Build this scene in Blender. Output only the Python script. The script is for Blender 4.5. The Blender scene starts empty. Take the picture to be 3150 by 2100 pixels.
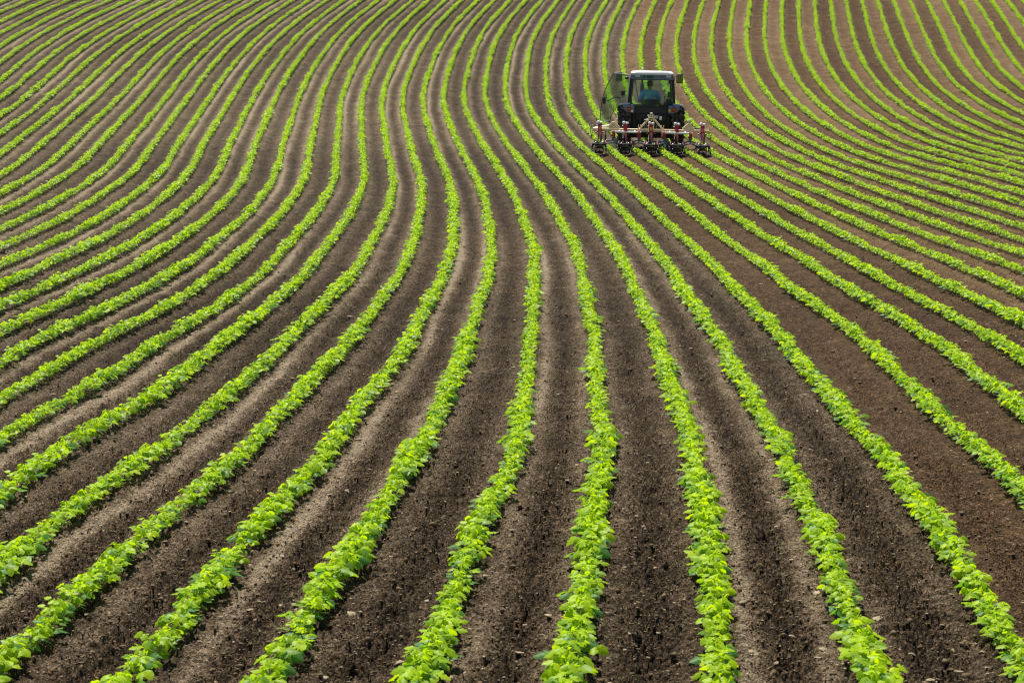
# Bean field worked by a small cab tractor with an inter-row cultivator, seen from a low rise.
import bpy, bmesh, math, random
import numpy as np
from mathutils import Vector, Matrix, Euler
R = math.radians
random.seed(11)
rng = np.random.default_rng(7)
scene = bpy.context.scene
COL = scene.collection

# ------------------------------------------------------------------ materials
def new_mat(name):
    m = bpy.data.materials.new(name); m.use_nodes = True
    return m, m.node_tree.nodes, m.node_tree.links, m.node_tree.nodes['Principled BSDF']

def paint(name, col, rough=0.45, metal=0.0, dirt=0.25, dirtcol=(0.16, 0.11, 0.075), scale=14.0, spec=0.5):
    """Paint, rubber or metal with a film of field dust."""
    m, N, L, P = new_mat(name)
    tc = N.new('ShaderNodeTexCoord')
    n = N.new('ShaderNodeTexNoise'); n.inputs['Scale'].default_value = scale; n.inputs['Detail'].default_value = 6
    L.new(tc.outputs['Object'], n.inputs['Vector'])
    r = N.new('ShaderNodeValToRGB'); r.color_ramp.elements[0].position = 0.45; r.color_ramp.elements[1].position = 0.75
    L.new(n.outputs['Fac'], r.inputs['Fac'])
    mul = N.new('ShaderNodeMath'); mul.operation = 'MULTIPLY'; mul.inputs[1].default_value = dirt
    L.new(r.outputs['Color'], mul.inputs[0])
    mix = N.new('ShaderNodeMix'); mix.data_type = 'RGBA'
    mix.inputs['A'].default_value = (*col, 1); mix.inputs['B'].default_value = (*dirtcol, 1)
    L.new(mul.outputs[0], mix.inputs['Factor'])
    L.new(mix.outputs['Result'], P.inputs['Base Color'])
    P.inputs['Roughness'].default_value = rough; P.inputs['Metallic'].default_value = metal
    P.inputs['Specular IOR Level'].default_value = spec
    return m

def glass_mat(name, tint, dust=0.12):
    m, N, L, P = new_mat(name)
    N.remove(P)
    t = N.new('ShaderNodeBsdfTransparent'); t.inputs['Color'].default_value = (*tint, 1)
    g = N.new('ShaderNodeBsdfGlossy'); g.inputs['Roughness'].default_value = 0.03
    g.inputs['Color'].default_value = (0.9, 0.95, 1.0, 1)
    # a film of dust scatters a little light
    d = N.new('ShaderNodeBsdfDiffuse'); d.inputs['Color'].default_value = (0.55, 0.60, 0.58, 1)
    tl = N.new('ShaderNodeBsdfTranslucent'); tl.inputs['Color'].default_value = (0.55, 0.62, 0.62, 1)
    du = N.new('ShaderNodeMixShader'); L.new(d.outputs[0], du.inputs[1]); L.new(tl.outputs[0], du.inputs[2])
    tc = N.new('ShaderNodeTexCoord'); n = N.new('ShaderNodeTexNoise'); n.inputs['Scale'].default_value = 6; n.inputs['Detail'].default_value = 5
    L.new(tc.outputs['Object'], n.inputs['Vector'])
    mu = N.new('ShaderNodeMath'); mu.operation = 'MULTIPLY'; mu.inputs[1].default_value = dust; L.new(n.outputs['Fac'], mu.inputs[0])
    b0 = N.new('ShaderNodeMixShader'); L.new(mu.outputs[0], b0.inputs[0]); L.new(t.outputs[0], b0.inputs[1]); L.new(du.outputs[0], b0.inputs[2])
    f = N.new('ShaderNodeFresnel'); f.inputs['IOR'].default_value = 1.45
    x = N.new('ShaderNodeMixShader')
    L.new(f.outputs[0], x.inputs[0]); L.new(b0.outputs[0], x.inputs[1]); L.new(g.outputs[0], x.inputs[2])
    L.new(x.outputs[0], N['Material Output'].inputs['Surface'])
    return m

def leaf_mat():
    m, N, L, P = new_mat('bean_leaf')
    at = N.new('ShaderNodeAttribute'); at.attribute_name = 'tint'
    uv = N.new('ShaderNodeAttribute'); uv.attribute_name = 'lu'
    vv = N.new('ShaderNodeAttribute'); vv.attribute_name = 'lv'
    def math_(op, a, b=None):
        n = N.new('ShaderNodeMath'); n.operation = op
        for i, v in enumerate((a, b)):
            if v is None: continue
            if isinstance(v, (int, float)): n.inputs[i].default_value = v
            else: L.new(v, n.inputs[i])
        return n.outputs[0]
    au = math_('ABSOLUTE', uv.outputs['Fac'])
    side = math_('PINGPONG', math_('SUBTRACT', math_('MULTIPLY', vv.outputs['Fac'], 6.5), math_('MULTIPLY', au, 2.2)), 0.5)
    v1 = math_('LESS_THAN', side, 0.07)
    v2 = math_('LESS_THAN', au, 0.05)
    vein = math_('MULTIPLY', math_('MAXIMUM', v1, v2), 0.45)
    ramp = N.new('ShaderNodeValToRGB')
    e = ramp.color_ramp.elements
    e[0].position = 0.0; e[0].color = (0.085, 0.230, 0.060, 1)  # bluish low end: older leaves, plus sky sheen on low leaves put into colour
    e[1].position = 1.0; e[1].color = (0.470, 0.670, 0.002, 1)
    k = ramp.color_ramp.elements.new(0.5); k.color = (0.330, 0.520, 0.003, 1)
    L.new(at.outputs['Fac'], ramp.inputs['Fac'])
    mv = N.new('ShaderNodeMix'); mv.data_type = 'RGBA'; mv.inputs['B'].default_value = (0.40, 0.60, 0.05, 1)
    L.new(vein, mv.inputs['Factor']); L.new(ramp.outputs['Color'], mv.inputs['A'])
    L.new(mv.outputs['Result'], P.inputs['Base Color'])
    P.inputs['Roughness'].default_value = 0.45; P.inputs['Specular IOR Level'].default_value = 0.20
    ramp2 = N.new('ShaderNodeValToRGB')
    e = ramp2.color_ramp.elements
    e[0].color = (0.17, 0.42, 0.012, 1); e[1].color = (0.64, 0.84, 0.002, 1)
    L.new(at.outputs['Fac'], ramp2.inputs['Fac'])
    tr = N.new('ShaderNodeBsdfTranslucent')
    mv2 = N.new('ShaderNodeMix'); mv2.data_type = 'RGBA'; mv2.inputs['B'].default_value = (0.40, 0.62, 0.01, 1)
    L.new(vein, mv2.inputs['Factor']); L.new(ramp2.outputs['Color'], mv2.inputs['A'])
    L.new(mv2.outputs['Result'], tr.inputs['Color'])
    x = N.new('ShaderNodeMixShader'); x.inputs[0].default_value = 0.50
    L.new(P.outputs[0], x.inputs[1]); L.new(tr.outputs[0], x.inputs[2])
    L.new(x.outputs[0], N['Material Output'].inputs['Surface'])
    return m

def soil_mat():
    m, N, L, P = new_mat('field_soil')
    tc = N.new('ShaderNodeTexCoord')
    def noise(scale, detail=5.0, rough=0.6):
        n = N.new('ShaderNodeTexNoise'); n.inputs['Scale'].default_value = scale
        n.inputs['Detail'].default_value = detail; n.inputs['Roughness'].default_value = rough
        L.new(tc.outputs['Object'], n.inputs['Vector']); return n.outputs['Fac']
    def math_(op, a, b=None, c=None):
        n = N.new('ShaderNodeMath'); n.operation = op
        for i, v in enumerate((a, b, c)):
            if v is None: continue
            if isinstance(v, (int, float)): n.inputs[i].default_value = v
            else: L.new(v, n.inputs[i])
        return n.outputs[0]
    def attr(a):
        n = N.new('ShaderNodeAttribute'); n.attribute_name = a; return n.outputs['Fac']
    n1, n2, n3 = noise(2.2), noise(17.0), noise(75.0, 4.0, 0.7)
    dry = attr('dry'); red = attr('red')
    f = math_('ADD', dry, math_('MULTIPLY', math_('SUBTRACT', n1, 0.5), 0.7))
    f = math_('ADD', f, math_('MULTIPLY', math_('SUBTRACT', n2, 0.5), 1.4))
    f = math_('ADD', f, math_('MULTIPLY', math_('SUBTRACT', n3, 0.5), 2.6))
    f = math_('MAXIMUM', math_('MINIMUM', f, 1.0), 0.0)
    def ramp(stops):
        r = N.new('ShaderNodeValToRGB'); e = r.color_ramp.elements
        e[0].position, e[0].color = stops[0][0], (*stops[0][1], 1)
        e[1].position, e[1].color = stops[-1][0], (*stops[-1][1], 1)
        for p, c in stops[1:-1]:
            k = e.new(p); k.color = (*c, 1)
        L.new(f, r.inputs['Fac']); return r.outputs['Color']
    grey = ramp([(0.0, (0.037, 0.0245, 0.0130)), (0.3, (0.102, 0.0700, 0.0390)), (0.65, (0.225, 0.163, 0.098)), (1.0, (0.430, 0.335, 0.222))])
    redc = ramp([(0.0, (0.045, 0.0245, 0.0105)), (0.3, (0.126, 0.0720, 0.0320)), (0.65, (0.250, 0.156, 0.078)), (1.0, (0.420, 0.296, 0.172))])
    mx = N.new('ShaderNodeMix'); mx.data_type = 'RGBA'
    L.new(red, mx.inputs['Factor']); L.new(grey, mx.inputs['A']); L.new(redc, mx.inputs['B'])
    L.new(mx.outputs['Result'], P.inputs['Base Color'])
    P.inputs['Roughness'].default_value = 0.95; P.inputs['Specular IOR Level'].default_value = 0.15
    vo = N.new('ShaderNodeTexVoronoi'); vo.inputs['Scale'].default_value = 42.0
    L.new(tc.outputs['Object'], vo.inputs['Vector'])
    h = math_('ADD', math_('ADD', math_('MULTIPLY', n3, 0.7), math_('MULTIPLY', n2, 1.3)), math_('MULTIPLY', vo.outputs['Distance'], -0.6))
    b = N.new('ShaderNodeBump'); b.inputs['Strength'].default_value = 1.0; b.inputs['Distance'].default_value = 0.05
    L.new(h, b.inputs['Height']); L.new(b.outputs['Normal'], P.inputs['Normal'])
    return m

M = {
    'leaf': leaf_mat(), 'soil': soil_mat(),
    'stem': paint('bean_stem', (0.20, 0.30, 0.05), 0.6, dirt=0.3, scale=60),
    'roof': paint('white_cab_paint', (0.80, 0.81, 0.82), 0.35, dirt=0.10),
    'navy': paint('navy_body_paint', (0.010, 0.014, 0.026), 0.30, dirt=0.05),
    'grey': paint('blue_grey_paint', (0.13, 0.17, 0.27), 0.34, dirt=0.06),
    'silver': paint('silver_and_sunlit_grey', (0.52, 0.54, 0.60), 0.35, metal=0.2, dirt=0.12),  # real silver parts, and painted-in sun on left pillar and mudguard tops
    'black': paint('black_plastic', (0.007, 0.008, 0.011), 0.45, dirt=0.05),
    'rubber': paint('tyre_rubber', (0.035, 0.031, 0.028), 0.8, dirt=0.95, dirtcol=(0.27, 0.19, 0.14), scale=9),
    'rim': paint('wheel_rim', (0.36, 0.36, 0.36), 0.5, dirt=0.5),
    'cream': paint('cream_paint', (0.82, 0.66, 0.36), 0.5, dirt=0.14, scale=18),
    'offwhite': paint('off_white_paint', (0.86, 0.83, 0.74), 0.45, dirt=0.12, scale=18),
    'white': paint('white_plastic', (0.90, 0.90, 0.90), 0.3, dirt=0.05),
    'maroon': paint('dark_red_paint', (0.44, 0.012, 0.045), 0.38, dirt=0.08, scale=20),
    'coral': paint('sunlit_red_paint', (0.90, 0.20, 0.22), 0.45, dirt=0.06, scale=20),  # pinkish red: sunlight on the red hoe parts is put into this colour
    'yellow': paint('yellow_sticker', (0.80, 0.52, 0.03), 0.5, dirt=0.1),
    'steel': paint('blue_grey_steel', (0.085, 0.115, 0.15), 0.45, metal=0.5, dirt=0.3, scale=25),
    'blackiron': paint('black_iron', (0.014, 0.017, 0.022), 0.5, metal=0.3, dirt=0.4, scale=25),
    'bright': paint('polished_steel', (0.55, 0.56, 0.58), 0.3, metal=0.9, dirt=0.3, scale=25),
    'brass': paint('brass_fitting', (0.50, 0.36, 0.14), 0.4, metal=0.6, dirt=0.3, scale=25),
    'redlens': paint('red_lens', (0.30, 0.008, 0.006), 0.2, dirt=0.1),
    'amber': paint('amber_lens', (0.55, 0.11, 0.008), 0.2, dirt=0.1),
    'lens': paint('clear_lens', (0.50, 0.56, 0.66), 0.15, dirt=0.1),
    'plate': paint('green_plate', (0.006, 0.10, 0.065), 0.5, dirt=0.15, scale=30),
    'platetext': paint('plate_lettering', (0.03, 0.19, 0.14), 0.5, dirt=0.2, scale=30),
    'mirror': paint('mirror_glass', (0.26, 0.32, 0.34), 0.06, metal=1.0, dirt=0.0),
    'seat': paint('seat_vinyl', (0.022, 0.03, 0.045), 0.55, dirt=0.15),
    'shirt': paint('cyan_cotton', (0.17, 0.52, 0.72), 0.85, dirt=0.05),
    'denim': paint('dark_cotton', (0.03, 0.04, 0.07), 0.9, dirt=0.15),
    'skin': paint('skin', (0.36, 0.19, 0.12), 0.55, dirt=0.05, dirtcol=(0.30, 0.13, 0.09)),
    'hair': paint('black_hair', (0.010, 0.008, 0.008), 0.55, dirt=0.1, scale=80),
    'boot': paint('rubber_boot', (0.02, 0.02, 0.022), 0.5),
    'eye': paint('eye', (0.65, 0.63, 0.60), 0.2, dirt=0.0),
    'clod': paint('soil_clod', (0.150, 0.100, 0.055), 0.95, dirt=0.7, dirtcol=(0.32, 0.235, 0.14), scale=3.0, spec=0.1),
    'straw': paint('pale_chip', (0.36, 0.285, 0.18), 0.9, dirt=0.5, dirtcol=(0.24, 0.17, 0.12), scale=2.0, spec=0.1),
    'weed': paint('pale_weed', (0.22, 0.33, 0.13), 0.6, dirt=0.2, dirtcol=(0.32, 0.42, 0.26), scale=30),
    'glass': glass_mat('tinted_glass', (0.83, 0.91, 0.94), 0.05),
    'doorglass': glass_mat('door_glass', (0.70, 0.80, 0.70), 0.06),
}

# ------------------------------------------------------------------ object helpers
def tag(o, label=None, cat=None, group=None, kind=None):
    if label: o['label'] = label
    if cat: o['category'] = cat
    if group: o['group'] = group
    if kind: o['kind'] = kind
    return o

def thing(name, label, cat, loc=(0, 0, 0), rot=(0, 0, 0), group=None):
    o = bpy.data.objects.new(name, None); COL.objects.link(o)
    o.location = loc; o.rotation_euler = rot; o.empty_display_size = 0.2
    return tag(o, label, cat, group)

class MB:
    """Collects shapes into one mesh."""
    def __init__(s): s.v = []; s.f = []; s.sm = []
    def add(s, vs, fs, smooth=False):
        b = len(s.v); s.v += [tuple(p) for p in vs]
        s.f += [tuple(b + i for i in f) for f in fs]; s.sm += [smooth] * len(fs)
        return s
    def box(s, c, d, rot=None):
        x, y, z = d[0] / 2, d[1] / 2, d[2] / 2
        vs = [Vector(p) for p in ((-x,-y,-z),(x,-y,-z),(x,y,-z),(-x,y,-z),(-x,-y,z),(x,-y,z),(x,y,z),(-x,y,z))]
        if rot is not None:
            mt = Euler(rot).to_matrix(); vs = [mt @ p for p in vs]
        c = Vector(c)
        return s.add([p + c for p in vs], [(3,2,1,0),(4,5,6,7),(0,1,5,4),(1,2,6,5),(2,3,7,6),(3,0,4,7)])
    def bar(s, a, b, w, h=None, up=(0, 0, 1)):
        """Rectangular bar from a to b."""
        h = h or w; a = Vector(a); b = Vector(b); d = (b - a).normalized(); u = Vector(up)
        if abs(d.dot(u)) > 0.95: u = Vector((0, 1, 0))
        r = d.cross(u).normalized() * (w / 2); u = r.cross(d).normalized() * (h / 2)
        vs = [p + q for p in (a, b) for q in (-r - u, r - u, r + u, -r + u)]
        return s.add(vs, [(0,1,2,3),(7,6,5,4),(0,4,5,1),(1,5,6,2),(2,6,7,3),(3,7,4,0)])
    def tube(s, pts, r, n=10, cap=True):
        pts = [Vector(p) for p in pts]; rs = r if isinstance(r, (list, tuple)) else [r] * len(pts)
        vs = []; prev = None
        for i, p in enumerate(pts):
            d = (pts[min(i + 1, len(pts) - 1)] - pts[max(i - 1, 0)]).normalized()
            if prev is None:
                u = Vector((0, 0, 1)) if abs(d.z) < 0.9 else Vector((1, 0, 0))
            else: u = prev
            x = d.cross(u).normalized(); u = x.cross(d).normalized(); prev = u
            for k in range(n):
                a = 2 * math.pi * k / n
                vs.append(p + (x * math.cos(a) + u * math.sin(a)) * rs[i])
        fs = [(i * n + k, i * n + (k + 1) % n, (i + 1) * n + (k + 1) % n, (i + 1) * n + k) for i in range(len(pts) - 1) for k in range(n)]
        s.add(vs, fs, True)
        if cap:
            m = len(pts) - 1
            s.add(vs[:n], [tuple(reversed(range(n)))]); s.add(vs[m * n:], [tuple(range(n))])
        return s
    def lathe(s, prof, c, axis='x', n=40, closed=True):
        """prof: (axial, radius) pairs."""
        vs = []; c = Vector(c)
        for k in range(n):
            a = 2 * math.pi * k / n
            for (t, r) in prof:
                q = {'x': (t, r * math.cos(a), r * math.sin(a)), 'y': (r * math.cos(a), t, r * math.sin(a)), 'z': (r * math.cos(a), r * math.sin(a), t)}[axis]
                vs.append(Vector(q) + c)
        m = len(prof); e = m if closed else m - 1
        fs = [(k * m + i, k * m + (i + 1) % m, ((k + 1) % n) * m + (i + 1) % m, ((k + 1) % n) * m + i) for k in range(n) for i in range(e)]
        return s.add(vs, fs, True)
    def prism(s, poly, t0, t1, axis='y'):
        """poly (a, b) extruded along axis."""
        def pt(a, b, t): return {'y': (a, t, b), 'x': (t, a, b), 'z': (a, b, t)}[axis]
        n = len(poly)
        vs = [pt(a, b, t0) for a, b in poly] + [pt(a, b, t1) for a, b in poly]
        fs = [tuple(range(n)), tuple(reversed(range(n, 2 * n)))] + [(i, n + i, n + (i + 1) % n, (i + 1) % n) for i in range(n)]
        return s.add(vs, fs)
    def ball(s, c, r, sc=(1, 1, 1), n=14, m=8):
        vs = []; c = Vector(c)
        for j in range(m + 1):
            t = math.pi * j / m
            for k in range(n):
                a = 2 * math.pi * k / n
                vs.append(c + Vector((math.sin(t) * math.cos(a) * sc[0], math.sin(t) * math.sin(a) * sc[1], math.cos(t) * sc[2])) * r)
        fs = [(j * n + k, (j + 1) * n + k, (j + 1) * n + (k + 1) % n, j * n + (k + 1) % n) for j in range(m) for k in range(n)]
        return s.add(vs, fs, True)
    def build(s, name, mat, parent=None, bevel=0.0, label=None):
        me = bpy.data.meshes.new(name); me.from_pydata(s.v, [], s.f)
        me.materials.append(mat)
        bm = bmesh.new(); bm.from_mesh(me); bmesh.ops.remove_doubles(bm, verts=bm.verts, dist=1e-5)
        bmesh.ops.recalc_face_normals(bm, faces=bm.faces); bm.to_mesh(me); bm.free()
        if len(me.polygons):
            me.shade_smooth()
            me.set_sharp_from_angle(angle=R(38))
        o = bpy.data.objects.new(name, me); COL.objects.link(o)
        if parent: o.parent = parent
        if bevel:
            b = o.modifiers.new('soft_edges', 'BEVEL'); b.width = bevel; b.segments = 2; b.limit_method = 'ANGLE'; b.angle_limit = R(40)
        if label: o['label'] = label
        return o

# ------------------------------------------------------------------ the land: height and crop-row fields
# Both are smooth surveyed surfaces over the ground plan (cubic B-splines in bearing and log distance).
SURV0, SURV1, LOG0, LOG1 = -0.36, 0.36, math.log(5.0), math.log(125.0)
ROWS_N = (26, 30)
HEIGHT_N = (8, 14)
ROWS = np.array([float(v) for v in '''5.924 5.354 4.770 4.164 3.527 2.852 2.134 1.365 0.540 -0.348 -1.304 -2.332 -3.439 -4.630 -5.912 -7.291 -8.775 -10.372 -12.091 -13.946 -15.953 -18.131 -20.504 -23.095 -25.923 -28.998 -32.317 -35.864 -39.612 -43.529 -47.571 -51.693 -55.852 6.427 5.881 5.327 4.755 4.158 3.528 2.859 2.144 1.377 0.552 -0.336 -1.293 -2.324 -3.435 -4.632 -5.922 -7.313 -8.811 -10.424 -12.157 -14.022 -16.034 -18.217 -20.605 -23.235 -26.147 -29.362 -32.874 -36.644 -40.616 -44.719 -48.891 -53.087 6.917 6.400 5.877 5.341 4.785 4.200 3.579 2.918 2.209 1.448 0.628 -0.258 -1.215 -2.245 -3.356 -4.555 -5.853 -7.256 -8.766 -10.385 -12.113 -13.960 -15.948 -18.118 -20.529 -23.250 -26.346 -29.833 -33.653 -37.703 -41.875 -46.095 -50.322 7.389 6.903 6.414 5.916 5.401 4.861 4.290 3.681 3.031 2.334 1.584 0.771 -0.112 -1.065 -2.089 -3.193 -4.397 -5.710 -7.127 -8.640 -10.244 -11.932 -13.715 -15.644 -17.803 -20.280 -23.213 -26.700 -30.630 -34.794 -39.039 -43.291 -47.531 7.839 7.386 6.932 6.472 6.000 5.508 4.987 4.429 3.834 3.204 2.530 1.794 0.981 0.097 -0.837 -1.834 -2.941 -4.178 -5.510 -6.925 -8.422 -9.969 -11.539 -13.189 -15.082 -17.253 -19.911 -23.436 -27.592 -31.899 -36.193 -40.441 -44.657 8.266 7.847 7.427 7.005 6.577 6.135 5.666 5.158 4.612 4.047 3.461 2.813 2.072 1.234 0.387 -0.477 -1.485 -2.671 -3.920 -5.227 -6.640 -8.077 -9.439 -10.725 -12.397 -14.270 -16.443 -20.032 -24.585 -29.003 -33.281 -37.471 -41.622 8.671 8.284 7.897 7.510 7.124 6.733 6.323 5.869 5.357 4.853 4.370 3.817 3.173 2.356 1.580 0.881 -0.057 -1.200 -2.358 -3.535 -4.879 -6.205 -7.411 -8.227 -9.638 -11.481 -13.184 -16.573 -21.546 -25.986 -30.185 -34.279 -38.336 9.057 8.699 8.342 7.987 7.634 7.287 6.942 6.561 6.076 5.628 5.248 4.748 4.259 3.551 2.784 2.183 1.185 0.223 -0.841 -1.998 -3.149 -4.170 -5.360 -5.993 -6.919 -8.360 -10.055 -13.101 -18.195 -22.646 -26.770 -30.765 -34.720 9.425 9.097 8.769 8.440 8.110 7.785 7.478 7.184 6.799 6.418 6.053 5.512 5.082 4.509 3.764 3.184 2.260 1.476 0.584 -0.395 -1.383 -2.258 -3.280 -3.741 -4.535 -5.644 -6.910 -9.696 -14.631 -18.932 -22.967 -26.870 -30.722 9.778 9.481 9.183 8.881 8.572 8.253 7.932 7.666 7.402 7.072 6.703 6.194 5.738 5.212 4.684 4.316 3.500 2.702 1.942 1.302 0.536 -0.189 -0.879 -1.164 -1.799 -2.668 -3.857 -6.019 -10.446 -14.787 -18.792 -22.599 -26.325 10.121 9.856 9.589 9.320 9.046 8.765 8.480 8.222 8.003 7.728 7.448 7.007 6.552 6.148 5.658 5.314 4.755 4.167 3.510 2.997 2.302 1.748 1.362 1.307 0.913 0.413 -0.631 -2.515 -6.640 -10.607 -14.375 -17.998 -21.545 10.457 10.223 9.990 9.758 9.529 9.309 9.098 8.868 8.638 8.388 8.151 7.783 7.447 7.203 6.750 6.407 6.010 5.487 5.085 4.780 4.280 3.840 3.468 3.451 3.251 3.193 2.471 1.092 -2.484 -6.218 -9.748 -13.124 -16.421 10.789 10.587 10.386 10.190 9.999 9.815 9.631 9.428 9.239 9.033 8.840 8.586 8.333 8.147 7.724 7.403 7.158 6.753 6.464 6.223 5.981 5.709 5.642 5.968 6.100 6.388 5.713 4.556 1.537 -1.816 -4.992 -8.029 -11.000 11.120 10.949 10.780 10.614 10.453 10.293 10.125 9.943 9.820 9.683 9.515 9.306 9.098 9.000 8.784 8.635 8.455 8.189 7.974 7.814 7.827 7.841 8.023 8.504 8.920 9.483 9.038 8.240 5.423 2.570 -0.130 -2.749 -5.329 11.455 11.314 11.174 11.036 10.902 10.773 10.649 10.523 10.432 10.339 10.191 9.983 9.867 9.835 9.759 9.717 9.688 9.596 9.500 9.530 9.697 9.867 10.299 10.932 11.572 12.427 12.330 11.966 9.598 7.145 4.882 2.695 0.538 11.795 11.684 11.572 11.461 11.354 11.259 11.186 11.116 11.041 11.000 10.921 10.810 10.780 10.785 10.824 10.766 10.799 10.868 10.852 11.031 11.417 11.831 12.539 13.377 14.424 15.314 15.402 15.383 13.750 11.824 10.001 8.256 6.546 12.143 12.062 11.981 11.898 11.817 11.746 11.706 11.675 11.634 11.620 11.595 11.581 11.606 11.704 11.843 11.850 11.984 12.220 12.419 12.856 13.384 13.936 14.737 15.807 17.250 18.262 18.741 18.802 17.622 16.382 15.112 13.862 12.629 12.499 12.451 12.402 12.352 12.302 12.258 12.241 12.243 12.249 12.276 12.327 12.369 12.458 12.647 12.820 12.949 13.291 13.689 13.974 14.503 15.056 15.828 16.956 18.250 19.831 21.113 22.156 22.423 21.507 20.872 20.176 19.453 18.720 12.863 12.850 12.836 12.823 12.811 12.803 12.803 12.832 12.902 12.979 13.121 13.203 13.375 13.651 13.902 14.119 14.419 14.805 15.181 15.983 16.835 17.774 19.147 20.940 22.841 24.314 25.346 25.974 25.533 25.375 25.203 24.993 24.755 13.235 13.256 13.279 13.304 13.330 13.354 13.365 13.406 13.542 13.657 13.795 13.943 14.190 14.452 14.638 14.903 15.352 16.093 16.697 17.561 18.549 19.913 21.505 23.680 25.471 27.133 28.476 29.277 29.355 29.802 30.175 30.451 30.673 13.614 13.668 13.723 13.783 13.844 13.901 13.920 13.953 14.139 14.291 14.437 14.670 14.994 15.258 15.526 15.957 16.621 17.461 18.097 19.154 20.363 21.999 23.635 26.030 28.146 30.141 31.796 32.773 33.397 34.311 35.097 35.779 36.407 13.999 14.083 14.168 14.255 14.343 14.423 14.479 14.550 14.731 14.923 15.124 15.450 15.841 16.142 16.555 17.147 17.873 18.616 19.417 20.731 22.127 23.868 25.522 28.183 31.122 33.172 35.055 35.998 36.927 38.594 39.846 40.901 41.890 14.392 14.503 14.614 14.726 14.837 14.945 15.052 15.184 15.379 15.619 15.908 16.295 16.741 17.172 17.724 18.423 19.091 19.789 20.893 22.389 23.780 25.648 27.617 30.696 33.794 36.079 38.249 39.382 40.803 42.814 44.362 45.740 47.064 14.794 14.929 15.065 15.203 15.342 15.487 15.645 15.833 16.071 16.366 16.728 17.169 17.675 18.233 18.885 19.630 20.410 21.328 22.592 24.129 25.763 27.790 30.134 33.130 36.159 38.839 41.156 42.789 44.598 46.701 48.557 50.264 51.912 15.206 15.366 15.527 15.692 15.864 16.049 16.256 16.499 16.792 17.147 17.572 18.075 18.655 19.313 20.063 20.909 21.862 22.997 24.398 26.053 27.939 30.154 32.712 35.619 38.600 41.414 43.925 46.092 48.234 50.430 52.526 54.519 56.458 15.630 15.815 16.002 16.196 16.402 16.628 16.884 17.182 17.532 17.948 18.439 19.012 19.672 20.428 21.288 22.269 23.399 24.725 26.289 28.109 30.198 32.581 35.252 38.145 41.115 44.012 46.728 49.253 51.678 54.048 56.345 58.571 60.754 16.068 16.276 16.489 16.713 16.954 17.222 17.526 17.878 18.287 18.766 19.325 19.973 20.721 21.579 22.562 23.688 24.988 26.493 28.231 30.223 32.481 35.003 37.761 40.689 43.694 46.679 49.570 52.341 55.001 57.569 60.055 62.476 64.859 16.518 16.749 16.987 17.240 17.517 17.827 18.178 18.583 19.051 19.595 20.225 20.954 21.794 22.760 23.870 25.143 26.606 28.283 30.193 32.351 34.760 37.405 40.251 43.243 46.316 49.402 52.445 55.406 58.268 61.027 63.692 66.283 68.830 16.976 17.227 17.490 17.773 18.085 18.436 18.835 19.293 19.821 20.430 21.134 21.945 22.881 23.958 25.195 26.615 28.238 30.081 32.160 34.477 37.028 39.791 42.730 45.803 48.960 52.154 55.339 58.471 61.517 64.459 67.296 70.041 72.725'''.split()])
HEIGHT = np.array([float(v) for v in '''0.332 0.175 0.016 -0.147 -0.314 -0.484 -0.654 -0.810 -0.919 -0.910 -0.659 0.026 1.350 3.428 5.984 8.672 11.352 0.385 0.231 0.076 -0.080 -0.238 -0.397 -0.554 -0.704 -0.836 -0.887 -0.784 -0.315 0.765 3.027 5.883 8.552 11.117 0.435 0.285 0.134 -0.016 -0.169 -0.318 -0.466 -0.612 -0.765 -0.845 -0.853 -0.538 0.143 2.581 5.889 8.386 10.773 0.484 0.336 0.187 0.039 -0.110 -0.258 -0.417 -0.583 -0.757 -0.865 -0.916 -0.646 -0.083 2.036 5.709 8.005 10.252 0.532 0.384 0.237 0.090 -0.056 -0.209 -0.379 -0.558 -0.743 -0.877 -0.952 -0.766 -0.275 1.565 5.409 7.498 9.633 0.579 0.430 0.282 0.135 -0.014 -0.171 -0.343 -0.528 -0.719 -0.871 -0.971 -0.839 -0.413 1.226 5.140 7.038 9.078 0.627 0.477 0.326 0.177 0.029 -0.125 -0.293 -0.478 -0.673 -0.841 -0.963 -0.881 -0.520 1.019 4.895 6.703 8.712 0.679 0.528 0.378 0.232 0.089 -0.062 -0.229 -0.416 -0.617 -0.795 -0.933 -0.878 -0.543 0.900 4.708 6.578 8.588 0.735 0.585 0.437 0.294 0.151 -0.000 -0.173 -0.362 -0.566 -0.742 -0.885 -0.828 -0.555 0.878 4.455 6.569 8.593 0.794 0.646 0.498 0.350 0.198 0.031 -0.159 -0.369 -0.590 -0.787 -0.911 -0.816 -0.300 1.224 3.928 6.285 8.483 0.854 0.706 0.557 0.402 0.236 0.049 -0.164 -0.401 -0.645 -0.851 -0.929 -0.719 0.006 1.479 3.625 5.950 8.266'''.split()])
def spline(coef, nn, X, Y):
    sh = X.shape; X = X.ravel(); Y = Y.ravel(); out = np.zeros(len(X))
    nx, ny = nn; C = coef.reshape(nx + 3, ny + 3)
    s = X / (Y + 4.0); t = np.log(np.maximum(Y, 1e-3))
    tx = np.clip((s - SURV0) / (SURV1 - SURV0) * nx, 0, nx - 1e-6); ty = np.clip((t - LOG0) / (LOG1 - LOG0) * ny, 0, ny - 1e-6)
    ix = np.floor(tx).astype(int); iy = np.floor(ty).astype(int); fx = tx - ix; fy = ty - iy
    def w(f): return ((1 - f) ** 3 / 6, (3 * f ** 3 - 6 * f ** 2 + 4) / 6, (-3 * f ** 3 + 3 * f ** 2 + 3 * f + 1) / 6, f ** 3 / 6)
    wx, wy = w(fx), w(fy)
    for a in range(4):
        for b in range(4): out += wx[a] * wy[b] * C[ix + a, iy + b]
    return out.reshape(sh)
def land(X, Y): return spline(HEIGHT, HEIGHT_N, np.asarray(X, float), np.asarray(Y, float))
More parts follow.
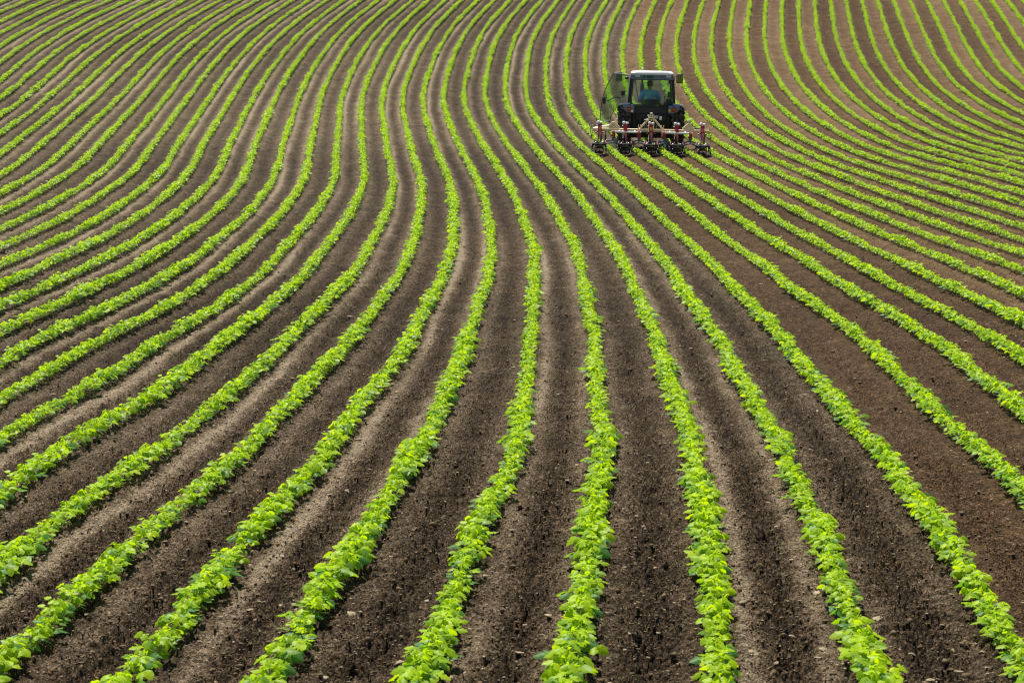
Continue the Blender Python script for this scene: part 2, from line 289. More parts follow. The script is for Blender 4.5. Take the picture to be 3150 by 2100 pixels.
def rowpos(X, Y): return spline(ROWS, ROWS_N, np.asarray(X, float), np.asarray(Y, float))

def vnoise(x, y, seed=0):
    xi = np.floor(x).astype(np.int64); yi = np.floor(y).astype(np.int64); fx = x - xi; fy = y - yi
    fx = fx * fx * (3 - 2 * fx); fy = fy * fy * (3 - 2 * fy)
    def h(a, b):
        n = (a * 374761393 + b * 668265263 + seed * 974634777) & 0x7fffffff
        n = ((n ^ (n >> 13)) * 1274126177) & 0x7fffffff
        return ((n ^ (n >> 16)) & 0xffff) / 65535.0
    return (h(xi, yi) * (1 - fx) + h(xi + 1, yi) * fx) * (1 - fy) + (h(xi, yi + 1) * (1 - fx) + h(xi + 1, yi + 1) * fx) * fy

HOE_Y = 53.4           # how far the cultivator has come
def soil_state(X, Y, u):
    """Relief profile, dryness, fresh-tilled mask from the position between rows."""
    k = np.floor(u); f = u - k
    even = (np.mod(k, 2) == 0).astype(float)
    wob = (vnoise(X * 0.5, Y * 0.35, 3) - 0.5) * 0.10 + (vnoise(X * 3.1, Y * 2.3, 4) - 0.5) * 0.07
    g = f + wob
    sh = np.exp(-((g - 0.23) / 0.11) ** 2) + 0.75 * np.exp(-((g - 0.80) / 0.10) ** 2)
    mid = np.exp(-((g - 0.52) / 0.10) ** 2)
    patch = vnoise(X * 0.22 + 7, Y * 0.12, 5)
    strip = vnoise(k * 3.7 + 0.3, Y * 0.16 + X * 0.05, 8) * 0.65 + vnoise(k * 5.1, Y * 0.7 + X * 0.3, 9) * 0.35
    sh = sh * (0.25 + 1.25 * strip)
    far = np.clip((Y - 25) / 40, 0, 1)
    dry_e = 0.31 + 0.52 * np.clip(sh, 0, 1.3) ** 1.3 - 0.20 * mid + 0.05 * far
    dry_o = 0.21 + 0.22 * sh - 0.10 * mid + 0.06 * far
    dry = even * dry_e + (1 - even) * dry_o + (patch - 0.5) * 0.30
    red = np.clip((u - 18.0) * 6, 0, 1)
    tilled = ((u > 13.95) & (u < 18.3) & (Y < HOE_Y)).astype(float)
    red = np.maximum(red, tilled)
    dryr = 0.36 + 0.12 * sh + 0.10 * even * far + (patch - 0.5) * 0.22 - 0.14 * (1 - even) * far
    dry = dry * (1 - red) + dryr * red
    dry = dry * (1 - tilled) + (0.20 + (patch - .5) * 0.2) * tilled
    d = np.abs(u - np.round(u))
    relief = 0.014 * np.cos(2 * np.pi * d) + 0.007 * sh * even - 0.012 * mid
    rough = 0.55 + 0.7 * np.exp(-((g - 0.52) / 0.20) ** 2) - 0.18 * even * np.clip(sh, 0, 1)
    rough = rough * (1 - 0.45 * red)
    return relief, np.clip(dry, 0, 1), red, rough

def surface(X, Y):
    """Finished soil height with furrows and clods."""
    u = rowpos(X, Y)
    rel, dry, red, rough = soil_state(X, Y, u)
    z = land(X, Y) + rel
    n = np.zeros_like(z)
    for sc, amp, lim, sd in ((6, 0.020, 70, 11), (15, 0.018, 60, 12), (29, 0.036, 40, 13), (50, 0.027, 22, 14)):
        fade = np.clip((lim * 1.6 - Y) / (lim * 0.8), 0, 1)
        a = np.abs(2 * vnoise(X * sc + 0.37 * Y * sc, Y * sc - 0.21 * X * sc, sd) - 1)
        n += amp * (a - 0.35) * fade
    return z + n * rough * 1.5, dry, red, u

# ------------------------------------------------------------------ ground
def mesh_from_arrays(name, V, Q, mat, attrs=None, smooth=True):
    me = bpy.data.meshes.new(name)
    me.vertices.add(len(V)); me.vertices.foreach_set('co', np.ascontiguousarray(V, np.float32).ravel())
    k = Q.shape[1]
    me.loops.add(Q.size); me.loops.foreach_set('vertex_index', np.ascontiguousarray(Q, np.int32).ravel())
    me.polygons.add(len(Q)); me.polygons.foreach_set('loop_start', np.arange(0, Q.size, k, dtype=np.int32))
    try: me.polygons.foreach_set('loop_total', np.full(len(Q), k, np.int32))
    except Exception: pass
    me.polygons.foreach_set('use_smooth', np.full(len(Q), smooth, bool))
    for a, arr in (attrs or {}).items():
        at = me.attributes.new(a, 'FLOAT', 'POINT'); at.data.foreach_set('value', np.ascontiguousarray(arr, np.float32).ravel())
    me.update(calc_edges=True)
    me.materials.append(mat)
    return me

s_ax = np.concatenate([np.linspace(-1.7, -0.44, 12)[:-1], np.linspace(-0.44, -0.28, 60)[:-1], np.linspace(-0.28, 0.28, 1060),
                       np.linspace(0.28, 0.44, 60)[1:], np.linspace(0.44, 1.7, 12)[1:]])
def geo(a, b, n): return np.exp(np.linspace(math.log(a), math.log(b), n))[:-1]
y_ax = np.concatenate([geo(1.2, 7, 40), geo(7, 15, 470), geo(15, 40, 330), geo(40, 104, 280), geo(104, 150, 24), geo(150, 700, 14), [700.0]])
SS, YY = np.meshgrid(s_ax, y_ax); XX = SS * (YY + 4.0)
ZZ, DRY, RED, UU = surface(XX, YY)
nr, nc = XX.shape
idx = np.arange(nr * nc).reshape(nr, nc)
Qd = np.stack([idx[:-1, :-1], idx[:-1, 1:], idx[1:, 1:], idx[1:, :-1]], -1).reshape(-1, 4)
soil = bpy.data.objects.new('field_soil', mesh_from_arrays('field_soil', np.stack([XX, YY, ZZ], -1).reshape(-1, 3), Qd, M['soil'], {'dry': DRY, 'red': RED}))
COL.objects.link(soil); tag(soil, kind='structure')

# ------------------------------------------------------------------ camera (needed to rank plants by size in the photo)
CAM = Vector((0, 0, 3.0)); PITCH = R(9.0); FPX = 6500 / 3150.0
def in_frame(P, m=1.03):
    y = P[:, 1]; z = P[:, 2] - CAM.z
    d = y * math.cos(PITCH) - z * math.sin(PITCH); v = y * math.sin(PITCH) + z * math.cos(PITCH)
    return (np.abs(P[:, 0] / d * FPX) < 0.5 * m) & (np.abs(v / d * FPX) < 0.5 * m * 2100 / 3150)

# ------------------------------------------------------------------ bean plants
LEAFMAX = lambda v: np.sin(np.pi * np.clip(v, 0, 1) ** 0.78) ** 0.75
def leaflet_grid(nu, nv):
    if nu == 1:
        uv = np.array([(0, 0), (0.62, 0.25), (0.80, 0.68), (0, 1.0), (-0.80, 0.68), (-0.62, 0.25)], float)
        q = np.array([(0, 1, 2, 3), (0, 3, 4, 5)]); lu = uv[:, 0]; lv = uv[:, 1]; x = uv[:, 0] * 1.05
        return x, lv, lu, q
    v = (np.linspace(0, 1, nv + 1)); u = np.linspace(-1, 1, nu + 1)
    U, V = np.meshgrid(u, v); w = LEAFMAX(V); w[0] = 0.06; w[-1] = 0.05
    id_ = np.arange(U.size).reshape(U.shape)
    q = np.stack([id_[:-1, :-1], id_[:-1, 1:], id_[1:, 1:], id_[1:, :-1]], -1).reshape(-1, 4)
    return (U * w).ravel(), V.ravel(), U.ravel(), q
LOD = {'near': leaflet_grid(4, 7), 'mid': leaflet_grid(2, 3), 'far': leaflet_grid(1, 1)}

def make_variant(seed):
    r = np.random.default_rng(100 + seed)
    leaves = []; stems = []
    lean = r.normal(0, 0.05, 2)
    top = r.uniform(0.085, 0.125)
    def node(h): return np.array([lean[0] * h, lean[1] * h, h])
    def leaf(base, az, pitch, roll, L, W, cup, curl, tint):
        leaves.append((base, az, pitch, roll, L, W, cup, curl, tint))
    a0 = r.uniform(0, 2 * np.pi)
    for s_ in (0, np.pi):     # first pair of simple leaves, low on the stem
        az = a0 + s_ + r.normal(0, 0.3); h = 0.045
        d = np.array([np.cos(az), np.sin(az), 0]); b = node(h) + d * 0.035 + np.array([0, 0, 0.012])
        stems.append((node(h), b, 0.0013))
        leaf(b, az, r.uniform(-0.55, 0.0), r.normal(0, 0.3), r.uniform(0.042, 0.052), r.uniform(0.036, 0.044), 0.25, 0.5, r.uniform(0.05, 0.45))
    n_tri = r.integers(4, 6)
    for i in range(n_tri):
        h = top * (0.45 + 0.55 * i / max(1, n_tri - 1)); az = a0 + np.pi / 2 + i * 2.5 + r.normal(0, 0.4)
        young = i / max(1, n_tri - 1)
        pl = r.uniform(0.048, 0.086) * (1 - 0.50 * young); el = r.uniform(0.15, 0.75) + 0.35 * young
        d = np.array([np.cos(az) * np.cos(el), np.sin(az) * np.cos(el), np.sin(el)])
        e = node(h) + d * pl; stems.append((node(h), e, 0.0014))
        sz = r.uniform(0.88, 1.15) * (1 - 0.30 * young)
        droop = r.uniform(-0.75, 0.05)
        tint = np.clip(r.normal(0.40 + 0.36 * young, 0.30), 0, 1)
        e2 = e + d * 0.014
        leaf(e2, az, droop + r.normal(0, 0.15), r.normal(0, 0.30), 0.061 * sz, 0.048 * sz, r.uniform(0.15, 0.5), r.uniform(0.2, 0.8), tint)
        for sg in (-1, 1):
            leaf(e, az + sg * r.uniform(1.15, 1.65), droop * 0.8 + r.normal(0, 0.25), -sg * 0.2 + r.normal(0, 0.3), 0.056 * sz, 0.044 * sz, r.uniform(0.15, 0.5), r.uniform(0.2, 0.8), np.clip(tint + r.normal(0, 0.10), 0, 1))
    for i in range(3):        # unfolding shoot at the tip
        az = r.uniform(0, 2 * np.pi)
        leaf(node(top), az, r.uniform(0.5, 1.1), 0, r.uniform(0.025, 0.040), r.uniform(0.012, 0.020), 0.6, 0.2, r.uniform(0.6, 1))
    stems.append((np.array([0, 0, -0.015]), node(top), 0.0024))
    return leaves, stems

def variant_arrays(leaves, lod):
    gx, gv, gu, q = LOD[lod]; Vs = []; T = []; LU = []; LV = []; Qs = []; b = 0
    for (base, az, pitch, roll, L, W, cup, curl, tint) in leaves:
        x = gx * W * 0.5
        z = -cup * np.abs(gx) ** 1.6 * W * 0.35 - curl * (gv ** 2) * L * 0.30 + 0.055 * L * np.sin(gv * 17 + az * 3) * gx * np.abs(gx)
        y = gv * L
        x2 = x * np.cos(roll) + z * np.sin(roll); z2 = -x * np.sin(roll) + z * np.cos(roll)
        y3 = y * np.cos(pitch) - z2 * np.sin(pitch); z3 = y * np.sin(pitch) + z2 * np.cos(pitch)
        ca, sa = np.cos(az), np.sin(az)
        Vs.append(np.stack([base[0] + y3 * ca + x2 * sa, base[1] + y3 * sa - x2 * ca, base[2] + z3], -1))
        T.append(np.full(len(gx), tint)); LU.append(gu); LV.append(gv); Qs.append(q + b); b += len(gx)
    return np.concatenate(Vs), np.concatenate(Qs), np.concatenate(T), np.concatenate(LU), np.concatenate(LV)

NVAR = 14
variants = [make_variant(i) for i in range(NVAR)]

# positions along every row
SPACING = 0.070
ys = np.exp(np.linspace(math.log(5.5), math.log(110.0), 2400)); ss = np.linspace(-0.33, 0.33, 360)
SG, YG = np.meshgrid(ss, ys); XG = SG * (YG + 4); UG = rowpos(XG, YG)
UM = np.maximum.accumulate(UG, axis=1) + np.arange(UG.shape[1]) * 1e-9
PLANTS = []
for k in range(int(UG.min()) - 1, int(UG.max()) + 2):
    xs = np.full(len(ys), np.nan)
    for i in range(len(ys)):
        if UM[i, 0] < k < UM[i, -1]: xs[i] = np.interp(k, UM[i], XG[i])
    ok = ~np.isnan(xs)
    if ok.sum() < 5: continue
    x, y = xs[ok], ys[ok]
    seg = np.hypot(np.diff(x), np.diff(y)); seg[seg > 2.0] = 0
    al = np.concatenate([[0], np.cumsum(seg)])
    n = int(al[-1] / SPACING)
    if n < 3: continue
    a = (np.arange(n) + 0.5 + rng.uniform(-0.33, 0.33, n)) * SPACING
    miss = rng.random(n) < 0.04
    a = a[~miss]
    px = np.interp(a, al, x); py = np.interp(a, al, y)
    wander = 0.017 * (vnoise(a / 1.3, np.full_like(a, k * 7.3), 21) - 0.5) * 2 + rng.normal(0, 0.012, len(a))
    px = px + wander
    vig = 0.79 + 0.44 * vnoise(a / 0.9, np.full_like(a, k * 3.1 + 5), 22)
    PLANTS.append(np.stack([px, py, np.full(len(a), k), vig], -1))
PL = np.concatenate(PLANTS)
PZ = land(PL[:, 0], PL[:, 1]) + 0.026
POS = np.stack([PL[:, 0], PL[:, 1], PZ], -1)
keep = in_frame(POS, 1.9); PL = PL[keep]; POS = POS[keep]
dist = np.sqrt(((POS - np.array(CAM)) ** 2).sum(1))
var = rng.integers(0, NVAR, len(PL)); rotz = rng.uniform(0, 2 * np.pi, len(PL)); scl = PL[:, 3] * 0.93 * rng.uniform(0.85, 1.13, len(PL))
near_order = [i for i in np.argsort(dist) if in_frame(POS[i:i + 1], 1.02)[0]][:300]
near = np.zeros(len(PL), bool); near[near_order] = True
print('plants', len(PL))

ROWLABEL = {
    7: 'the row leaving through the bottom left corner', 14: 'the row leaving through the bottom right corner',
    8: 'the leftmost row crossing the bottom edge', 9: 'the second row from left on the bottom edge',
    10: 'the third row from left on the bottom edge', 11: 'the third row from right on the bottom edge',
    12: 'the second row from right on the bottom edge', 13: 'the rightmost row crossing the bottom edge',
    6: 'the first row above the bottom left corner', 5: 'the second row above the bottom left corner',
    4: 'the third row above the bottom left corner', 3: 'the fourth row above the bottom left corner',
    15: 'the first row above the bottom right corner', 16: 'the second row above the bottom right corner',
    17: 'the third row above the bottom right corner'}
var_mesh = {}
for i, (lv_, st_) in enumerate(variants):
    V, Q, T, LU, LV = variant_arrays(lv_, 'near')
    fm = mesh_from_arrays('foliage', V, Q, M['leaf'], {'tint': T, 'lu': LU, 'lv': LV})
    sb = MB()
    for a, b, r_ in st_: sb.tube([a, (np.array(a) + np.array(b)) / 2, b], r_, 5)
    tmp = sb.build('stem', M['stem']); sm = tmp.data; bpy.data.objects.remove(tmp)
    var_mesh[i] = (fm, sm)
for i in near_order:
    k = int(PL[i, 2]); desc = ROWLABEL.get(k, 'a near crop row')
    root = thing('bean_plant', 'bean plant at the near end of ' + desc, 'plant', POS[i], (0, 0, rotz[i]), 'bean plants at the near end of ' + desc)
    root.scale = (scl[i],) * 3
    for nm, me in zip(('foliage', 'stem'), var_mesh[var[i]]):
        c = bpy.data.objects.new(nm, me); COL.objects.link(c); c.parent = root

acc = []
off = 0
for lod, sel in (('near', (dist < 15) & ~near), ('mid', (dist >= 15) & (dist < 32) & ~near), ('far', (dist >= 32) & ~near)):
    for v_ in range(NVAR):
        ids = np.nonzero(sel & (var == v_))[0]
        if not len(ids): continue
        V, Q, T, LU, LV = variant_arrays(variants[v_][0], lod)
        c, s_ = np.cos(rotz[ids])[:, None], np.sin(rotz[ids])[:, None]; sc = scl[ids][:, None]
        W = np.stack([(V[None, :, 0] * c - V[None, :, 1] * s_) * sc + POS[ids, 0:1], (V[None, :, 0] * s_ + V[None, :, 1] * c) * sc + POS[ids, 1:2], V[None, :, 2] * sc + POS[ids, 2:3]], -1)
        n = len(V); QQ = (Q[None] + (np.arange(len(ids)) * n)[:, None, None] + off).reshape(-1, 4)
        TT = np.clip(T[None] + rng.normal(0, 0.08, (len(ids), 1)), 0, 1)
        acc.append((W.reshape(-1, 3), QQ, TT.ravel(), np.tile(LU, len(ids)), np.tile(LV, len(ids)))); off += n * len(ids)
me = mesh_from_arrays('bean_rows', np.concatenate([a[0] for a in acc]), np.concatenate([a[1] for a in acc]), M['leaf'],
                      {'tint': np.concatenate([a[2] for a in acc]), 'lu': np.concatenate([a[3] for a in acc]), 'lv': np.concatenate([a[4] for a in acc])})
beans = bpy.data.objects.new('bean_rows', me); COL.objects.link(beans)
tag(beans, 'bright green bean rows curving across the field behind the nearest plants', 'crop', kind='stuff')

# ------------------------------------------------------------------ loose clods, stones and chips on the soil
def scatter(name, mat, n, smin, smax, power, label, cat, ymax, chip=False, seed=0):
    r = np.random.default_rng(500 + seed)
    y = np.exp(r.uniform(math.log(6.5), math.log(ymax), n * 3)); s_ = r.uniform(-0.29, 0.29, n * 3); x = s_ * (y + 4)
    u = rowpos(x, y); f = u - np.floor(u); red = (u > 18) | ((u > 14) & (u < 18.2))
    p = np.where(chip, 0.75, 0.25 + 0.75 * np.exp(-((f - 0.5) / 0.22) ** 2)) * np.where((f < 0.1) | (f > 0.9), 0.3, 1.0) * np.where(red, 0.5, 1)
    ok = r.random(len(y)) < p; x, y = x[ok][:n], y[ok][:n]
    size = smin * (1 - r.random(len(x)) * (1 - (smin / smax) ** power)) ** (-1 / power)
    z = surface(x, y)[0]
    bm = bmesh.new(); bmesh.ops.create_icosphere(bm, subdivisions=1, radius=1.0); bm.verts.ensure_lookup_table()
    B = np.array([v.co[:] for v in bm.verts]); Fc = np.array([[v.index for v in f_.verts] for f_ in bm.faces]); bm.free()
    nv = len(B)
    J = B[None] * (1 + r.normal(0, 0.22, (len(x), nv, 1)))
    sc = r.uniform(0.7, 1.25, (len(x), 1, 3)); sc[:, :, 2] *= 0.45 if chip else 0.70
    if chip: sc[:, :, 0] *= r.uniform(0.5, 1.8, (len(x), 1))
    J = J * sc * size[:, None, None]
    a = r.uniform(0, 2 * np.pi, len(x)); c, s2 = np.cos(a)[:, None], np.sin(a)[:, None]
    W = np.stack([J[:, :, 0] * c - J[:, :, 1] * s2 + x[:, None], J[:, :, 0] * s2 + J[:, :, 1] * c + y[:, None], J[:, :, 2] + (z + size * 0.15)[:, None]], -1).reshape(-1, 3)
    Q = (Fc[None] + (np.arange(len(x)) * nv)[:, None, None]).reshape(-1, 3)
    o = bpy.data.objects.new(name, mesh_from_arrays(name, W, Q, mat, smooth=not chip)); COL.objects.link(o)
    tag(o, label, cat, kind='stuff')
scatter('soil_clods', M['clod'], 80000, 0.004, 0.020, 2.6, 'crumbly brown clods lying in the furrows between bean rows', 'soil', 40, seed=1)
scatter('pale_chips', M['straw'], 15000, 0.0035, 0.022, 2.1, 'small pale stones and straw chips lying on the soil', 'stones', 30, chip=True, seed=2)

# ------------------------------------------------------------------ tractor (origin on the ground under the rear axle, +Y forward)
TR_ROT = (R(0.6), R(1.0), R(-3.4))
_tx, _ty = 3.605, 55.25
TR_LOC = Vector((_tx, _ty, float(land(_tx, _ty)) + 0.0))
tractor = thing('tractor', 'dark blue compact tractor with white cab roof and open glass door on bean field', 'tractor', TR_LOC, TR_ROT)

# chassis, gearbox, hitch
b = MB()
b.box((0, 0.55, 0.62), (0.46, 1.7, 0.36)); b.box((0, -0.05, 0.66), (0.62, 0.55, 0.52)); b.box((0, 0.10, 0.62), (1.06, 0.40, 0.66)); b.box((0, 0.55, 0.40), (0.55, 0.8, 0.22))  # widest black box is chassis and also stands in for shade between the wheels
b.box((0, 0.62, 0.96), (1.0, 1.15, 0.14)); b.box((0, 1.95, 0.55), (0.34, 0.9, 0.28))
b.box((0, -0.36, 0.80), (0.30, 0.14, 0.16)); b.lathe([(-0.12, 0.0), (-0.12, 0.045), (0.05, 0.045), (0.05, 0.0)], (0, -0.36, 0.46), 'y', 12, False)
b.build('chassis', M['black'], tractor, 0.012)
b = MB()
b.prism([(-0.62, 1.20), (-0.40, 1.085), (0.33, 1.085), (0.575, 1.22), (0.56, 0.98), (0.36, 0.90), (-0.36, 0.90), (-0.60, 0.98)], -0.16, -0.08)
b.prism([(-0.42, 0.92), (0.42, 0.92), (0.36, 0.72), (-0.36, 0.72)], -0.14, -0.06)
b.build('rear_body', M['navy'], tractor, 0.012)
# bonnet
b = MB()
prof = [(-0.29, 0.72), (-0.29, 1.08), (-0.22, 1.15), (0.22, 1.15), (0.29, 1.08), (0.29, 0.72)]
vs = []
for y, sx, sz in ((1.22, 1, 1.0), (1.9, 0.97, 0.985), (2.30, 0.90, 0.94), (2.42, 0.80, 0.86)):
    for x, z in prof: vs.append((x * sx, y, 0.72 + (z - 0.72) * sz))
fs = [(i * 6 + k, i * 6 + (k + 1) % 6, (i + 1) * 6 + (k + 1) % 6, (i + 1) * 6 + k) for i in range(3) for k in range(6)] + [tuple(range(6)), tuple(range(18, 24))]
b.add(vs, fs); bonnet = b.build('bonnet', M['navy'], tractor, 0.02)
b = MB(); b.box((0, 2.405, 0.90), (0.36, 0.05, 0.22)); b.build('grille', M['black'], bonnet)
for sx in (-1, 1):
    MB().ball((sx * 0.17, 2.40, 1.03), 0.05, (1.3, 0.5, 0.8)).build('headlight', M['lens'], bonnet)
# wheels
def tyre(rad, wid, lugs, lug_h):
    t = MB(); h = wid / 2; ri = rad * 0.56
    t.lathe([(-h * 0.75, ri), (-h * 0.98, rad * 0.74), (-h, rad * 0.88), (-h * 0.86, rad - lug_h * 1.15), (0, rad - lug_h), (h * 0.86, rad - lug_h * 1.15), (h, rad * 0.88), (h * 0.98, rad * 0.74), (h * 0.75, ri)], (0, 0, 0), 'x', 56)
    for k in range(lugs):
        for sx in (-1, 1):
            a0 = 2 * math.pi * (k + (0.5 if sx > 0 else 0)) / lugs; pts = []
            for j in range(6):
                f = j / 5; a = a0 + f * 0.42; x = sx * (0.01 + f * h * 1.0); r_ = rad - lug_h * 0.35 - (0.10 * rad * max(0, f - 0.75) * 4 * 0.35)
                pts.append((x, r_ * math.cos(a), r_ * math.sin(a)))
            for p, q in zip(pts[:-1], pts[1:]):
                up = Vector((0, p[1], p[2])).normalized()
                t.bar(p, q, 0.045 * rad / 0.545, lug_h * 1.25, up)
    return t
def wheel(x, y, rad, wid, sx):
    w_ = thing('wheel', None, None, (x, y, rad)); w_.parent = tractor
    tyre(rad, wid, 19 if rad > 0.4 else 16, 0.035 * rad / 0.545).build('tyre', M['rubber'], w_)
    rr = rad * 0.575
    r_ = MB().lathe([(-wid * 0.36, rr), (-wid * 0.36, rr * 0.92), (-wid * 0.1 * sx, rr * 0.85), (wid * 0.05 * sx, rr * 0.35), (wid * 0.05 * sx, 0.0), (wid * 0.10 * sx, 0.0), (wid * 0.12 * sx, rr * 0.35), (wid * 0.0, rr * 0.88), (wid * 0.36, rr * 0.92), (wid * 0.36, rr)], (0, 0, 0), 'x', 40, False)
    for k in range(6):
        a = k * math.pi / 3; r_.lathe([(0.0, 0.0), (0.0, 0.018), (sx * wid * 0.17, 0.018), (sx * wid * 0.17, 0.0)], (0, rr * 0.30 * math.cos(a), rr * 0.30 * math.sin(a)), 'x', 6, False)
    r_.build('rim', M['rim'], w_)
for sx in (-1, 1):
    wheel(sx * 0.695, 0.0, 0.545, 0.32, sx); wheel(sx * 0.62, 1.72, 0.34, 0.20, sx)
    # mudguard: curved shell with a flat outer lip
    g = MB(); pts_o = []
    for j in range(15):
        a = R(34 + j * 6.2); pts_o.append((math.cos(a), math.sin(a)))
    prof_ = [(p[0] * 0.615, 0.545 + p[1] * 0.600) for p in pts_o] + [(p[0] * 0.59, 0.545 + p[1] * 0.575) for p in reversed(pts_o)]
    n_ = len(pts_o)
    vs = []; xo, xi = sx * 0.795, sx * 0.44
    for x in (xi, xo):
        for (c_, s_) in pts_o:
            k = 1.0
            vs.append((x, -c_ * 0.615 * -1 if False else c_ * 0.615, 0.545 + s_ * 0.600))
        for (c_, s_) in reversed(pts_o): vs.append((x, c_ * 0.585, 0.545 + s_ * 0.570))
    m_ = 2 * n_
    fs = [(i, (i + 1) % m_, m_ + (i + 1) % m_, m_ + i) for i in range(m_)] + [(i, i + 1, m_ - 2 - i, m_ - 1 - i) for i in range(n_ - 1)] + [(m_ + i, m_ + i + 1, 2 * m_ - 2 - i, 2 * m_ - 1 - i) for i in range(n_ - 1)]
    g.add(vs, fs)
    inner = [(p[0] * 0.60, 0.545 + p[1] * 0.585) for p in pts_o]
    gd = g.build('mudguard', M['grey'], tractor, 0.006)
    MB().prism([(a_, b_) for a_, b_ in inner] + [(-0.35, 0.60), (0.35, 0.60)], sx * 0.425, sx * 0.455, 'x').build('inner_panel', M['black'], gd)
    MB().box((sx * 0.69, -0.12, 1.160), (0.28, 0.62, 0.04), (R(-3), sx * R(5), 0)).build('mudguard_top', M['silver'], gd, 0.012)  # silver instead of grey paints in the sunlight on the mudguard's top
    MB().prism([(sx * 0.44, 1.15), (sx * 0.735, 1.165), (sx * 0.715, 1.05), (sx * 0.66, 0.985), (sx * 0.56, 0.955), (sx * 0.44, 0.95)], -0.50, -0.38).build('light_panel', M['grey'], gd, 0.015)
    tl = MB().box((sx * 0.575, -0.515, 1.052), (0.100, 0.035, 0.105)).build('tail_light', M['redlens'], tractor, 0.006)
    MB().box((sx * 0.575, -0.535, 1.057), (0.085, 0.012, 0.032)).build('indicator', M['amber'], tl)
MB().box((-0.50, -0.505, 1.0), (0.05, 0.008, 0.045)).build('reflector', M['white'], tractor)
MB().box((0.468, -0.504, 1.03), (0.055, 0.006, 0.058)).build('sticker', M['yellow'], tractor)
MB().box((0.125, -0.44, 0.855), (0.105, 0.006, 0.075)).build('sticker', M['silver'], tractor)
MB().box((0.245, -0.44, 0.83), (0.065, 0.006, 0.100)).build('sticker', M['white'], tractor)
# lower links of the hitch
for sx in (-1, 1):
    b = MB(); b.bar((sx * 0.24, -0.2, 0.42), (sx * 0.36, -1.00, 0.46), 0.045, 0.06); b.tube([(sx * 0.30, -0.62, 0.44), (sx * 0.22, -0.30, 0.86)], 0.02, 8)
    b.build('lift_arm', M['blackiron'], tractor)
MB().tube([(0, -0.35, 0.80), (0, -1.02, 0.93)], 0.024, 10).build('top_link', M['bright'], tractor)

# cab
RP = [(-0.56, 1.22), (-0.40, 1.09), (0.33, 1.09), (0.565, 1.22), (0.525, 1.80), (-0.525, 1.80)]
b = MB()
YR, YF = -0.12, 1.16
b.bar((-0.60, YR, 1.10), (-0.545, YR, 1.84), 0.05, 0.06, (0, 1, 0)); b.bar((0.60, YR, 1.10), (0.545, YR, 1.84), 0.055, 0.06, (0, 1, 0))
b.bar((-0.54, YF + 0.10, 0.98), (-0.49, YF - 0.06, 1.84), 0.045, 0.05, (0, 1, 0)); b.bar((0.54, YF + 0.10, 0.98), (0.49, YF - 0.06, 1.84), 0.045, 0.05, (0, 1, 0))
b.bar((0.60, 0.36, 1.10), (0.555, 0.36, 1.84), 0.03, 0.04, (0, 1, 0)); b.bar((-0.60, 0.36, 1.00), (-0.585, 0.36, 1.14), 0.03, 0.04, (0, 1, 0))
for a_, c_ in zip(RP, RP[1:] + RP[:1]): b.bar((a_[0], YR - 0.015, a_[1]), (c_[0], YR - 0.015, c_[1]), 0.030, 0.035, (0, 1, 0))
b.bar((-0.56, YR, 1.83), (-0.50, YF - 0.06, 1.83), 0.05, 0.06); b.bar((0.56, YR, 1.83), (0.50, YF - 0.06, 1.83), 0.05, 0.06)
b.bar((-0.50, YF - 0.06, 1.83), (0.50, YF - 0.06, 1.83), 0.05, 0.06); b.bar((-0.54, YF + 0.09, 1.02), (0.54, YF + 0.09, 1.02), 0.05, 0.12)
b.bar((0.60, YR, 1.12), (0.56, YF + 0.1, 1.02), 0.04, 0.06); b.bar((-0.60, YR, 1.12), (-0.56, YF + 0.1, 1.02), 0.04, 0.06)
cab = b.build('cab_frame', M['black'], tractor, 0.006)
MB().bar((-0.632, YR - 0.01, 1.14), (-0.577, YR - 0.01, 1.86), 0.022, 0.05, (0, 1, 0)).build('sunlit_pillar_strip', M['silver'], cab, 0.005)  # bright strip painted in for sunlight on the left rear pillar
MB().prism([(-0.555, 1.80), (0.555, 1.80), (0.545, 1.950), (-0.545, 1.950)], YR - 0.10, YR + 0.02).build('rear_header', M['grey'], cab, 0.012)
# roof: crowned slab with rounded corners
def roof_ring(hx, y0, y1, z, crown, n=8, rc=0.12):
    pts = []
    for (cx, cy, a0) in ((hx - rc, y1 - rc, 0), (-hx + rc, y1 - rc, 90), (-hx + rc, y0 + rc, 180), (hx - rc, y0 + rc, 270)):
        for j in range(n + 1):
            a = R(a0 + 90 * j / n); pts.append((cx + rc * math.cos(a), cy + rc * math.sin(a)))
    return [(x, y, z + crown * (1 - (x / hx) ** 2)) for x, y in pts]
rings = [roof_ring(0.50, YR - 0.08, YF + 0.02, 1.89, 0.0), roof_ring(0.548, YR - 0.14, YF + 0.08, 1.895, 0.0), roof_ring(0.552, YR - 0.145, YF + 0.08, 1.935, 0.014), roof_ring(0.52, YR - 0.12, YF + 0.05, 1.962, 0.02), roof_ring(0.34, YR + 0.12, YF - 0.18, 1.972, 0.012)]
rings = [[(x, y, z + 0.026 - 0.020 * (y - YR)) for x, y, z in rg] for rg in rings]     # the roof falls towards the windscreen
n_ = len(rings[0]); b = MB(); vs = [p for rg in rings for p in rg]
fs = [(i * n_ + k, i * n_ + (k + 1) % n_, (i + 1) * n_ + (k + 1) % n_, (i + 1) * n_ + k) for i in range(len(rings) - 1) for k in range(n_)] + [tuple(range(n_)), tuple(range((len(rings) - 1) * n_, len(rings) * n_))]
b.add(vs, fs); b.build('roof', M['roof'], tractor)
